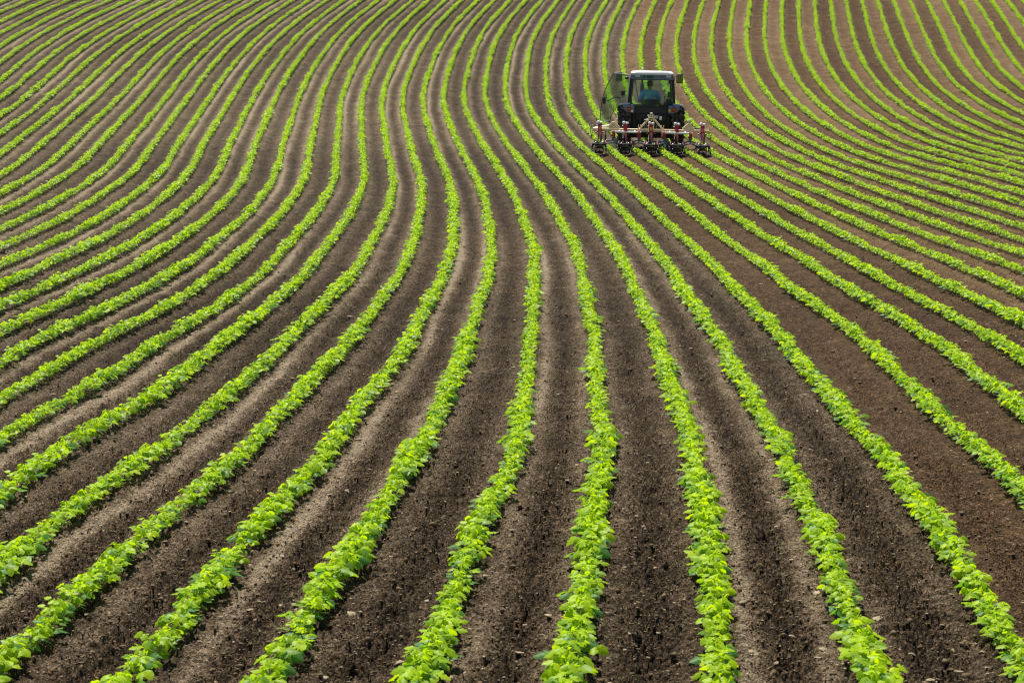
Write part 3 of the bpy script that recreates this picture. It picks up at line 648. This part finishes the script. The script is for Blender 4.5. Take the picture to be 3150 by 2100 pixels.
# glass
MB().prism(RP, YR - 0.020, YR - 0.014).build('rear_window', M['glass'], tractor)
MB().add([(-0.52, YF + 0.09, 1.08), (0.52, YF + 0.09, 1.08), (0.48, YF - 0.06, 1.81), (-0.48, YF - 0.06, 1.81), (-0.52, YF + 0.096, 1.08), (0.52, YF + 0.096, 1.08), (0.48, YF - 0.054, 1.81), (-0.48, YF - 0.054, 1.81)], [(0,1,2,3),(7,6,5,4),(0,4,5,1),(1,5,6,2),(2,6,7,3),(3,7,4,0)]).build('windscreen', M['glass'], tractor)
MB().add([(0.60, YR + 0.03, 1.15), (0.565, YF + 0.07, 1.06), (0.50, YF - 0.08, 1.80), (0.55, YR + 0.03, 1.80), (0.606, YR + 0.03, 1.15), (0.571, YF + 0.07, 1.06), (0.506, YF - 0.08, 1.80), (0.556, YR + 0.03, 1.80)], [(0,1,2,3),(7,6,5,4),(0,4,5,1),(1,5,6,2),(2,6,7,3),(3,7,4,0)]).build('side_window', M['glass'], tractor)
# the open door: one curved-edge pane swung out square to the cab
DP = [(-0.565, 1.885), (-0.78, 1.930), (-0.985, 1.945), (-1.04, 1.87), (-1.084, 1.782), (-1.135, 1.69), (-1.178, 1.593), (-1.22, 1.47), (-1.252, 1.36), (-1.278, 1.24), (-1.298, 1.12), (-1.312, 0.98), (-1.320, 0.85), (-1.322, 0.735), (-1.20, 0.695), (-1.075, 0.667), (-1.062, 0.736), (-1.03, 0.84), (-0.985, 0.935), (-0.92, 1.03), (-0.83, 1.105), (-0.73, 1.14), (-0.635, 1.16), (-0.605, 1.45)]
YD = -0.06
door = MB().prism(DP, YD - 0.003, YD + 0.003).build('door', M['doorglass'], tractor)
MB().tube([(x, YD, z) for x, z in DP[2:14]], 0.009, 8).tube([(x, YD, z) for x, z in DP[15:23]], 0.008, 8).build('edge_seal', M['black'], door)
MB().tube([(x, YD, z) for x, z in DP[13:16]], 0.007, 8).tube([(x, YD, z) for x, z in DP[0:3]], 0.010, 8).build('edge_trim', M['silver'], door)
b = MB(); b.box((-1.225, YD - 0.03, 1.235), (0.075, 0.06, 0.17)); b.box((-1.225, YD - 0.065, 1.30), (0.05, 0.02, 0.05)); b.build('lock', M['black'], door, 0.008)
MB().tube([(-1.165, YD - 0.04, 1.205), (-1.05, YD - 0.05, 1.275), (-0.945, YD - 0.05, 1.332), (-0.85, YD - 0.05, 1.315), (-0.765, YD - 0.04, 1.295)], 0.013, 8).build('handle', M['steel'], door)
MB().ball((-1.165, YD - 0.045, 1.205), 0.018).ball((-0.765, YD - 0.045, 1.295), 0.018).build('handle_knob', M['white'], door)
MB().box((-0.745, YD - 0.02, 1.43), (0.095, 0.03, 0.11)).box((-0.745, YD - 0.012, 1.345), (0.02, 0.02, 0.08)).build('latch', M['black'], door, 0.008)
# lamps, plate, mirrors, aerial, exhaust
for x in (-0.38, 0.42):
    lp = MB().box((x, YR - 0.125, 1.892), (0.13, 0.05, 0.068)).build('work_light', M['silver'], tractor, 0.01)
    MB().box((x, YR - 0.152, 1.892), (0.10, 0.012, 0.042)).build('lens', M['lens'], lp)
pl = MB().box((-0.055, YR - 0.108, 1.880), (0.175, 0.008, 0.100)).build('number_plate', M['plate'], tractor, 0.003)
b = MB()
for x, z, w_, h_ in ((-0.105, 1.909, 0.022, 0.016), (-0.075, 1.909, 0.022, 0.016), (0.005, 1.909, 0.018, 0.016), (-0.112, 1.866, 0.026, 0.040), (-0.075, 1.866, 0.022, 0.040), (-0.035, 1.866, 0.024, 0.040), (0.004, 1.866, 0.022, 0.040)):
    b.box((x, YR - 0.1135, z), (w_ * 0.35, 0.003, h_)); b.box((x, YR - 0.1137, z + h_ * 0.42), (w_, 0.003, h_ * 0.16))
b.build('lettering', M['platetext'], pl)
MB().bar((-0.195, YR - 0.106, 1.80), (-0.195, YR - 0.106, 1.925), 0.014, 0.012).build('wire_clip', M['black'], tractor)
MB().tube([(0.228, YR - 0.10, 1.87), (0.228, YR - 0.10, 1.96), (0.224, YR - 0.11, 2.16)], [0.008, 0.004, 0.003], 6).build('aerial', M['black'], tractor)
b = MB(); b.tube([(-0.25, 1.42, 1.10), (-0.25, 1.42, 1.90), (-0.25, 1.40, 1.985)], 0.028, 12); b.tube([(-0.25, 1.42, 1.20), (-0.25, 1.42, 1.62)], 0.05, 14)
ex = b.build('exhaust', M['black'], tractor)
MB().ball((-0.25, 1.40, 2.01), 0.030, (1, 1, 1.2)).build('rain_cap', M['white'], ex)
def mirror(x, z, wid, hei, x_arm):
    mm = MB().box((x, 1.10, z), (wid, 0.06, hei)).build('mirror', M['black'], tractor, 0.03)
    MB().box((x, 1.066, z), (wid * 0.86, 0.006, hei * 0.86)).build('mirror_glass', M['mirror'], mm, 0.02)
    MB().tube([(x_arm, 1.10, 1.83), ((x + x_arm) / 2, 1.11, 1.845), (x - 0.02 * (1 if x > 0 else -1), 1.12, z + 0.05)], 0.012, 8).build('mirror_arm', M['black'], mm)
mirror(-0.87, 1.80, 0.17, 0.25, -0.50); mirror(0.735, 1.785, 0.175, 0.25, 0.50)
MB().ball((-0.655, YR - 0.02, 1.828), 0.05, (1.1, 0.7, 0.75)).tube([(-0.575, YR, 1.84), (-0.64, YR - 0.01, 1.83)], 0.012, 8).build('side_lamp', M['black'], tractor)
b = MB(); b.tube([(0.28, YR - 0.045, 1.09), (0.26, YR - 0.045, 1.20), (-0.02, YR - 0.04, 1.165)], 0.008, 6); b.build('wiper', M['black'], tractor)
MB().tube([(-0.44, YR - 0.04, 1.74), (-0.36, YR - 0.04, 1.38), (-0.32, YR - 0.04, 1.20)], 0.007, 6).build('gas_strut', M['black'], tractor)
for x in (-0.44, 0.44): MB().box((x, YR - 0.042, 1.755), (0.03, 0.025, 0.11)).build('window_hinge', M['black'], tractor, 0.004)
# inside the cab
b = MB(); b.box((-0.03, 0.38, 0.935), (0.50, 0.46, 0.12)); b.box((-0.03, 0.13, 1.115), (0.48, 0.10, 0.32), (R(-8), 0, 0)); b.box((-0.03, 0.36, 0.80), (0.34, 0.34, 0.18))
b.build('seat', M['seat'], tractor, 0.045)
b = MB(); b.box((0.42, 0.45, 1.08), (0.20, 0.75, 0.20)); b.box((0.44, 0.20, 1.20), (0.13, 0.12, 0.18)); b.tube([(0.36, 0.45, 1.15), (0.34, 0.47, 1.32)], 0.010, 6); b.ball((0.34, 0.47, 1.33), 0.025)
b.box((0.48, 1.02, 1.36), (0.11, 0.05, 0.16)); b.build('console', M['seat'], tractor, 0.015)
b = MB(); b.lathe([(1.0, 0.0)] and [(-0.012, 0.185), (0.0, 0.197), (0.012, 0.185), (0.0, 0.173)], (0, 0, 0), 'z', 32)
for k in range(3):
    a = R(90 + 120 * k); b.bar((0, 0, 0), (0.18 * math.cos(a), 0.18 * math.sin(a), 0), 0.02, 0.012)
sw = b.build('steering_wheel', M['black'], tractor); sw.location = (-0.03, 0.86, 1.26); sw.rotation_euler = (R(32), 0, 0)
b = MB(); b.tube([(-0.03, 0.865, 1.25), (-0.03, 1.08, 0.98)], 0.03, 10); b.box((-0.03, 1.10, 1.10), (0.50, 0.14, 0.22)); b.build('dashboard', M['black'], tractor, 0.02)

# ------------------------------------------------------------------ the driver
def skinned(name, mat, parent, nodes, edges, root=0, sub=2):
    """nodes: (x, y, z, radius). One continuous skinned surface."""
    me = bpy.data.meshes.new(name); me.from_pydata([n[:3] for n in nodes], edges, [])
    o = bpy.data.objects.new(name, me); COL.objects.link(o)
    o.modifiers.new('skin', 'SKIN').use_smooth_shade = True
    for i, n in enumerate(nodes):
        sv = me.skin_vertices[0].data[i]; r_ = n[3]; sv.radius = r_ if isinstance(r_, tuple) else (r_, r_); sv.use_root = (i == root)
    sd_ = o.modifiers.new('smooth', 'SUBSURF'); sd_.levels = sub; sd_.render_levels = sub
    me.materials.append(mat)
    if parent: o.parent = parent
    return o
driver = thing('person', 'driver in cyan T-shirt seated in the tractor cab seen from behind', 'person', TR_LOC, TR_ROT)
px = -0.045
N_, E_ = [], []
def chain(pts, frm=None):
    prev = frm; first = None
    for p in pts:
        N_.append(p); i = len(N_) - 1
        if first is None: first = i
        if prev is not None: E_.append((prev, i))
        prev = i
    return prev
hip = chain([(px, 0.36, 1.06, (0.145, 0.105))])
chest = chain([(px, 0.33, 1.20, (0.130, 0.095)), (px, 0.31, 1.36, (0.150, 0.10)), (px, 0.32, 1.455, (0.105, 0.075))], hip)
neck = chain([(px, 0.34, 1.515, 0.052), (px, 0.355, 1.575, 0.056), (px, 0.365, 1.635, (0.066, 0.082)), (px, 0.362, 1.70, (0.070, 0.088)), (px, 0.36, 1.745, (0.045, 0.055))], chest)
chain([(px, 0.455, 1.645, 0.016), (px, 0.470, 1.632, 0.011)], neck - 2)       # nose
for sx in (-1, 1):
    chain([(px + sx * 0.078, 0.36, 1.648, 0.016), (px + sx * 0.086, 0.352, 1.672, 0.010)], neck - 2)   # ear
    wr = chain([(px + sx * 0.185, 0.32, 1.425, 0.062), (px + sx * 0.235, 0.36, 1.29, 0.050), (px + sx * 0.250, 0.42, 1.19, 0.043), (px + sx * 0.220, 0.56, 1.215, 0.038), (px + sx * 0.190, 0.67, 1.245, 0.029), (px + sx * 0.182, 0.72, 1.262, (0.036, 0.020))], chest)
    kn = chain([(px + sx * 0.180, 0.765, 1.278, (0.038, 0.017))], wr)
    for f in range(4):
        o_ = (f - 1.5) * 0.019; l = (0.9, 1.0, 0.95, 0.78)[f]
        chain([(px + sx * 0.180 + o_, 0.765 + 0.036 * l, 1.292, 0.0092), (px + sx * 0.180 + o_, 0.765 + 0.058 * l, 1.272, 0.0085), (px + sx * 0.180 + o_, 0.765 + 0.045 * l, 1.248, 0.0078)], kn)
    chain([(px + sx * 0.145, 0.735, 1.258, 0.011), (px + sx * 0.135, 0.775, 1.240, 0.0095)], wr)
    chain([(px + sx * 0.10, 0.46, 1.035, 0.085), (px + sx * 0.13, 0.80, 1.055, 0.066), (px + sx * 0.135, 0.90, 0.86, 0.050), (px + sx * 0.135, 0.93, 0.74, 0.038), (px + sx * 0.135, 1.03, 0.715, 0.036)], hip)
skinned('body', M['skin'], driver, N_, E_, hip)
SN = [(px, 0.36, 1.06, (0.158, 0.120)), (px, 0.33, 1.20, (0.148, 0.112)), (px, 0.31, 1.36, (0.170, 0.115)), (px, 0.32, 1.46, (0.120, 0.085)), (px, 0.338, 1.50, (0.064, 0.060))]
SE = [(0, 1), (1, 2), (2, 3), (3, 4)]
for sx in (-1, 1):
    i = len(SN); SN += [(px + sx * 0.188, 0.32, 1.428, 0.073), (px + sx * 0.232, 0.352, 1.315, 0.066), (px + sx * 0.247, 0.385, 1.245, 0.062)]
    SE += [(3, i), (i, i + 1), (i + 1, i + 2)]
skinned('shirt', M['shirt'], driver, SN, SE, 0)
TN = [(px, 0.37, 1.03, (0.155, 0.115))]; TE = []
for sx in (-1, 1):
    i = len(TN); TN += [(px + sx * 0.10, 0.47, 1.035, 0.096), (px + sx * 0.13, 0.80, 1.055, 0.076), (px + sx * 0.135, 0.895, 0.87, 0.062), (px + sx * 0.135, 0.925, 0.76, 0.054)]
    TE += [(0, i), (i, i + 1), (i + 1, i + 2), (i + 2, i + 3)]
skinned('trousers', M['denim'], driver, TN, TE, 0)
for sx in (-1, 1):
    skinned('boot', M['boot'], driver, [(px + sx * 0.135, 0.925, 0.79, 0.052), (px + sx * 0.135, 0.93, 0.715, 0.048), (px + sx * 0.135, 1.02, 0.700, 0.042), (px + sx * 0.135, 1.08, 0.695, 0.034)], [(0, 1), (1, 2), (2, 3)], 0)
    MB().ball((px + sx * 0.030, 0.440, 1.672, ), 0.011).build('eye', M['eye'], driver)
MB().bar((px - 0.024, 0.446, 1.600), (px + 0.024, 0.446, 1.600), 0.006, 0.008).build('mouth', M['maroon'], driver)
skinned('hair', M['hair'], driver, [(px, 0.318, 1.585, (0.064, 0.046)), (px, 0.330, 1.655, (0.086, 0.080)), (px, 0.340, 1.715, (0.086, 0.092)), (px, 0.352, 1.760, (0.056, 0.066))], [(0, 1), (1, 2), (2, 3)], 0)

# ------------------------------------------------------------------ inter-row cultivator on the hitch
CU = thing('row_cultivator', 'cream inter-row cultivator with five red hoe units hitched behind the tractor', 'cultivator', TR_LOC, TR_ROT)
CU.scale = (1.03, 1.0, 0.955)
YB, ZB = -1.22, 0.585
b = MB(); b.box((0, YB, ZB), (2.92, 0.085, 0.085)); b.build('tool_bar', M['cream'], CU, 0.022)
for sx in (-1, 1):
    b = MB()
    for o_ in (-0.03, 0.03): b.box((sx * 1.47 + o_, YB - 0.05, ZB + 0.01), (0.018, 0.05, 0.23))
    b.bar((sx * 1.47 - 0.03, YB - 0.05, ZB - 0.02), (sx * 1.47 + 0.03, YB - 0.05, ZB - 0.02), 0.03)
    b.box((sx * 1.47, YB - 0.05, ZB - 0.11), (0.02, 0.03, 0.05))
    e_ = b.build('end_bracket', M['cream'], CU, 0.004)
    MB().ball((sx * 1.47, YB - 0.055, ZB - 0.16), 0.022).build('end_knob', M['maroon'], e_)
    b = MB()
    for o_ in (-0.025, 0.025): b.box((sx * 0.285 + o_, YB - 0.055, ZB + 0.03), (0.022, 0.035, 0.24))
    b.box((sx * 0.285, YB - 0.02, ZB - 0.20), (0.03, 0.04, 0.30)); b.build('clamp', M['cream'], CU, 0.004)
    MB().tube([(sx * 0.075, YB + 0.08, 0.875), (sx * 0.275, YB + 0.0, 0.635)], 0.024, 12).build('brace', M['cream'], CU)
    # front rail of the rear frame
    x0, x1 = (0.27, 1.02) if sx > 0 else (-0.97, -0.24)
    b = MB(); b.tube([(x0, YB - 0.24, 0.548), (x1, YB - 0.24, 0.548)], 0.027, 14)
    for x in (x0 + 0.19, x0 + 0.57): b.bar((x, YB, 0.575), (x, YB - 0.24, 0.560), 0.030, 0.030)
    rl = b.build('rail', M['offwhite'], CU, 0.005)
    for x in (x0 + 0.045, x1 - 0.055):
        MB().box((x, YB - 0.245, 0.552), (0.065, 0.065, 0.055)).build('rail_clamp', M['coral'], rl, 0.006)
        b = MB(); b.box((x + 0.012, YB - 0.25, 0.455), (0.080, 0.05, 0.15)); b.box((x - 0.045, YB - 0.26, 0.44), (0.035, 0.03, 0.05)); b.build('rail_post', M['maroon'], rl, 0.006)
    # folding box with ram
    bx = sx * 0.915
    b = MB(); b.prism([(bx - 0.12, ZB - 0.02), (bx + 0.12, ZB - 0.02), (bx + 0.15, ZB + 0.07), (bx + 0.02, ZB + 0.20), (bx - 0.05, ZB + 0.21), (bx - 0.15, ZB + 0.09)] if sx < 0 else [(bx - 0.12, ZB - 0.02), (bx + 0.12, ZB - 0.02), (bx + 0.14, ZB + 0.08), (bx + 0.05, ZB + 0.20), (bx - 0.01, ZB + 0.21), (bx - 0.15, ZB + 0.07)], YB + 0.00, YB + 0.13)
    b.bar((bx + 0.02, YB + 0.05, ZB + 0.18), (bx + 0.06 * (1 if sx < 0 else 0.3), YB + 0.06, ZB + 0.27), 0.035, 0.03)
    fb = b.build('fold_bracket', M['cream'], CU, 0.006)
    MB().bar((bx + (0.03 if sx < 0 else -0.02), YB + 0.06, ZB + 0.265), (bx + (0.09 if sx < 0 else 0.09), YB + 0.06, ZB + (0.29 if sx < 0 else 0.315)), 0.03, 0.022).build('fold_lever', M['offwhite'], fb, 0.003)
    if sx < 0:
        MB().tube([(-1.43, YB + 0.06, ZB + 0.035), (-1.18, YB + 0.065, ZB + 0.075), (-1.0, YB + 0.07, ZB + 0.105)], [0.014, 0.028, 0.028], 12).build('ram', M['white'], fb)
    else:
        MB().tube([(1.03, YB + 0.07, ZB + 0.08), (1.08, YB + 0.07, ZB + 0.075)], 0.030, 12).build('ram_end', M['bright'], fb)
        MB().tube([(1.08, YB + 0.07, ZB + 0.075), (1.28, YB + 0.07, ZB + 0.045)], 0.026, 12).build('ram', M['steel'], fb)
# mast
b = MB()
for sx in (-1, 1):
    b.box((sx * 0.062, YB + 0.06, 0.735), (0.022, 0.06, 0.36)); b.box((sx * 0.028, YB + 0.12, 0.985), (0.016, 0.08, 0.125)); b.box((sx * 0.062, YB + 0.10, 0.955), (0.018, 0.06, 0.075))
b.box((0, YB + 0.08, 0.920), (0.165, 0.09, 0.035)); b.box((0, YB + 0.06, 0.862), (0.14, 0.05, 0.022)); mast = b.build('mast', M['cream'], CU, 0.004)
MB().tube([(-0.10, YB + 0.10, 0.975), (-0.045, YB + 0.10, 0.975)], 0.014, 8).tube([(-0.17, YB + 0.07, 0.862), (-0.10, YB + 0.07, 0.864)], 0.014, 8).build('pin', M['offwhite'], mast)
MB().ball((0.0, YB + 0.14, 1.035), 0.022).ball((-0.095, YB + 0.06, 0.868), 0.026, (1.3, 1, 0.9)).build('pin_head', M['white'], mast)
for x in (-0.16, -0.12, 0.13): MB().tube([(x, YB + 0.12, 0.62), (x, YB + 0.12, 0.72 + (0.05 if x == -0.12 else 0))], 0.014, 8).build('stay', M['steel'], mast)
for x in (-0.19, 0.20): MB().box((x, YB - 0.046, ZB - 0.005), (0.10, 0.006, 0.042)).build('sticker', M['silver'], CU)

def hoe_unit(x, plain):
    """Parallel-link hoe: red box with two white hand knobs, depth rod, tined roller between guard rings."""
    u_ = thing('hoe_unit', None, None, (x, YB - 0.06, 0)); u_.parent = CU
    b = MB(); b.box((0, -0.03, 0.655), (0.095, 0.09, 0.19)); b.box((0.0, -0.085, 0.66), (0.065, 0.03, 0.17)); b.box((0, -0.03, 0.555), (0.115, 0.10, 0.045)); b.build('depth_box', M['maroon'], u_, 0.008)
    if True:
        MB().box((0, -0.104, 0.635), (0.055, 0.012, 0.10)).build('face_plate', M['coral' if plain else 'maroon'], u_, 0.004)  # pinkish plates on the outer units paint in the lit box face
    for p_, r_ in (((-0.036, -0.05, 0.790), 0.043), ((0.040, -0.04, 0.776), 0.039), ((-0.068, -0.05, 0.705), 0.019), ((-0.062, -0.06, 0.565), 0.017)):
        MB().ball(p_, r_, (1.05, 1, 0.85)).build('knob', M['white'], u_)
    MB().tube([(0.012, -0.10, 0.56), (0.018, -0.14, 0.42), (0.026, -0.18, 0.27)], [0.026, 0.025, 0.018], 10).build('depth_rod', M['coral'], u_)
    b = MB()
    for sx in (-1, 1):
        b.bar((sx * 0.055, 0.0, 0.52), (sx * 0.05, -0.36, 0.285), 0.018, 0.035); b.bar((sx * 0.055, 0.0, 0.44), (sx * 0.05, -0.36, 0.215), 0.018, 0.030)
    b.bar((-0.03, -0.03, 0.50), (-0.035, -0.26, 0.22), 0.03, 0.05); b.box((0, -0.40, 0.255), (0.20, 0.07, 0.035)); b.box((0, -0.36, 0.20), (0.14, 0.10, 0.10)); b.build('linkage', M['blackiron'], u_, 0.004)
    MB().tube([(-0.022, -0.09, 0.53), (-0.022, -0.12, 0.45)], 0.018, 8).build('grease_nipple', M['brass'], u_)
    MB().box((0.03, -0.42, 0.225), (0.05, 0.03, 0.045)).build('latch', M['brass'], u_)
    for sx in (-1, 1): MB().ball((sx * 0.087, -0.04, 0.515), 0.022).build('fitting', M['brass'], u_)
    MB().ball((-0.085, -0.43, 0.275), 0.024, (1.2, 1, 0.8)).ball((0.09, -0.43, 0.275), 0.024, (1.2, 1, 0.8)).ball((-0.10, -0.55, 0.15), 0.014).ball((0.045, -0.43, 0.27), 0.017).build('bolt_cap', M['bright'], u_)
    # cage roller
    b = MB(); cz, cy, rr = 0.135, -0.52, 0.135
    for xx in (-0.095, 0.0, 0.095): b.lathe([(xx - 0.006, rr * 0.88), (xx + 0.006, rr * 0.88), (xx + 0.006, 0.012), (xx - 0.006, 0.012)], (0, cy, cz), 'x', 20)
    for k in range(12):
        a = 2 * math.pi * k / 12; w_ = math.cos(a), math.sin(a)
        b.bar((-0.105, cy + w_[0] * rr, cz + w_[1] * rr), (0.105, cy + w_[0] * rr, cz + w_[1] * rr), 0.022, 0.03, (0, w_[0], w_[1]))
    b.build('roller', M['rubber'], u_)
    for sx in (-1, 1):
        b = MB(); xx = sx * 0.152
        b.lathe([(-0.008, 0.168), (0.008, 0.168), (0.008, 0.148), (-0.008, 0.148)], (xx, cy + 0.06, 0.170), 'x', 32)
        b.lathe([(-0.006, 0.120), (0.006, 0.120), (0.006, 0.106), (-0.006, 0.106)], (xx + sx * 0.035, cy - 0.04, 0.115), 'x', 28)
        for k in range(5):
            a = 2 * math.pi * k / 5; b.bar((xx, cy + 0.06, 0.155), (xx, cy + 0.06 + 0.14 * math.cos(a), 0.155 + 0.14 * math.sin(a)), 0.010, 0.016, (1, 0, 0))
        b.bar((sx * 0.09, -0.40, 0.255), (sx * 0.165, -0.47, 0.20), 0.022, 0.04); b.tube([(sx * 0.165, -0.46, 0.24), (sx * 0.175, -0.47, 0.15)], 0.018, 8)
        b.build('guard_ring', M['blackiron'], u_)
        b = MB(); b.tube([(sx * 0.13, cy - 0.02, 0.10), (sx * 0.15, cy - 0.09, 0.04), (sx * 0.205, cy - 0.13, 0.008)], 0.010, 8); b.build('tine', M['bright'], u_)
        MB().ball((sx * 0.175, cy - 0.02, 0.14), 0.018).build('tine_bolt', M['offwhite'], u_)
for k in range(5): hoe_unit((k - 2) * 0.633, k in (0, 4))
MB().box((0, YB - 0.183, 0.640), (0.058, 0.010, 0.095)).build('sticker', M['yellow'], CU, 0.004)
# bowed arms between the units, each carrying red tine holders over a bean row
for k in range(4):
    x = (k - 1.5) * 0.633
    a_ = thing('tine_arm', None, None, (x + 0.02, YB - 0.30, 0)); a_.parent = CU
    b = MB()
    b.bar((0, 0, 0.42), (0, -0.02, 0.32), 0.05, 0.05)
    for dy, z0 in ((-0.02, 0.345), (-0.10, 0.285)):
        b.bar((0, dy, z0), (-0.17, dy, z0 - 0.045), 0.035, 0.032); b.bar((0, dy, z0), (0.17, dy, z0 - 0.055), 0.035, 0.032)
    for xx in (-0.13, 0, 0.13): b.bar((xx, -0.02, 0.335 - abs(xx) * 0.28), (xx, -0.10, 0.275 - abs(xx) * 0.28), 0.024, 0.024)
    b.build('bow', M['steel'], a_, 0.004)
    for sx in (-1, 1):
        b = MB(); b.bar((sx * 0.165, -0.02, 0.315), (sx * 0.225, -0.05, 0.245), 0.045, 0.05); b.bar((sx * 0.150, -0.11, 0.265), (sx * 0.185, -0.14, 0.185), 0.042, 0.05); b.build('tine_holder', M['maroon' if (k + (sx > 0)) % 2 else 'coral'], a_, 0.006)
        MB().tube([(sx * 0.225, -0.05, 0.25), (sx * 0.24, -0.08, 0.12), (sx * 0.215, -0.13, 0.01)], 0.009, 6).tube([(sx * 0.185, -0.14, 0.19), (sx * 0.195, -0.18, 0.08), (sx * 0.165, -0.22, 0.005)], 0.008, 6).build('wire_tine', M['blackiron'], a_)
        MB().ball((sx * 0.158, -0.04, 0.322), 0.017).build('holder_bolt', M['bright'], a_)
for x in (-0.905, 0.345):
    MB().prism([(x - 0.032, 0.33), (x + 0.030, 0.34), (x + 0.032, 0.18), (x + 0.005, 0.105), (x - 0.018, 0.115)], YB - 0.20, YB - 0.185).build('row_shield', M['white'], CU, 0.004)
MB().tube([(-0.865, YB - 0.22, 0.40), (-0.855, YB - 0.23, 0.10)], 0.018, 8).build('shank', M['cream'], CU)
MB().tube([(-0.81, YB - 0.25, 0.24), (-0.80, YB - 0.27, 0.10)], 0.018, 8).build('shank', M['steel'], CU)
b = MB(); b.lathe([(-0.02, 0.09), (0.02, 0.09), (0.02, 0.07), (-0.02, 0.07)], (-1.12, YB - 0.05, 0.36), 'x', 24); b.bar((-1.12, YB, 0.54), (-1.12, YB - 0.05, 0.36), 0.02, 0.03); b.build('gauge_wheel', M['rubber'], CU)

# ------------------------------------------------------------------ a pale weed beside a row on the left
wx, wy = WEED_XY = (-2.93, 30.2)
wd = thing('weed', 'pale grey-green weed sticking out beside a bean row left of centre', 'weed', (wx, wy, float(land(wx, wy)) + 0.01))
b = MB(); lf = MB(); r_ = random.Random(5)
for k in range(9):
    a = r_.uniform(0, 6.28); l = r_.uniform(0.10, 0.22); h = r_.uniform(0.06, 0.20)
    e = (math.cos(a) * l, math.sin(a) * l, h); b.tube([(0, 0, 0), (e[0] * 0.5, e[1] * 0.5, h * 0.75), e], 0.003, 5)
    for j in range(4):
        t = 0.4 + 0.2 * j; p = Vector(e) * t; q = p + Vector((r_.uniform(-0.05, 0.05), r_.uniform(-0.05, 0.05), r_.uniform(0.0, 0.04))); s_ = (q - p).cross(Vector((0, 0, 1))).normalized() * 0.009; m_ = (p + q) / 2
        lf.add([p, m_ + s_, q, m_ - s_], [(0, 1, 2), (0, 2, 3)])
b.build('stem', M['stem'], wd); lf.build('foliage', M['weed'], wd)

# ------------------------------------------------------------------ camera, light, view
cd = bpy.data.cameras.new('camera'); cam = bpy.data.objects.new('camera', cd); COL.objects.link(cam)
cam.location = CAM; cam.rotation_euler = (R(90) - PITCH, 0, 0)
cd.sensor_fit = 'HORIZONTAL'; cd.sensor_width = 36; cd.lens = 36 * FPX; cd.clip_end = 3000; cd.clip_start = 0.1
cd.dof.use_dof = True; cd.dof.focus_distance = 40; cd.dof.aperture_fstop = 14
scene.camera = cam

SUN_EL, SUN_AZ = R(60), R(-18)      # high sun, ahead and a little to the left: the field is back-lit
d = Vector((math.sin(SUN_AZ) * math.cos(SUN_EL), math.cos(SUN_AZ) * math.cos(SUN_EL), math.sin(SUN_EL)))
sd = bpy.data.lights.new('sun', 'SUN'); sd.energy = 5.0; sd.angle = R(0.53); sd.color = (1.0, 0.955, 0.88)
so = bpy.data.objects.new('sun', sd); COL.objects.link(so); so.rotation_euler = d.to_track_quat('Z', 'Y').to_euler()
w = bpy.data.worlds.new('World'); scene.world = w; w.use_nodes = True
sk = w.node_tree.nodes.new('ShaderNodeTexSky'); sk.sky_type = 'NISHITA'; sk.sun_disc = False
sk.sun_elevation = SUN_EL; sk.sun_rotation = SUN_AZ; sk.altitude = 200; sk.air_density = 1.0; sk.dust_density = 1.0
bg = w.node_tree.nodes['Background']; bg.inputs['Strength'].default_value = 0.07
w.node_tree.links.new(sk.outputs[0], bg.inputs['Color'])
scene.view_settings.view_transform = 'Standard'; scene.view_settings.look = 'None'
scene.view_settings.exposure = 0.45; scene.view_settings.gamma = 1.0
scene.cycles.filter_width = 1.15
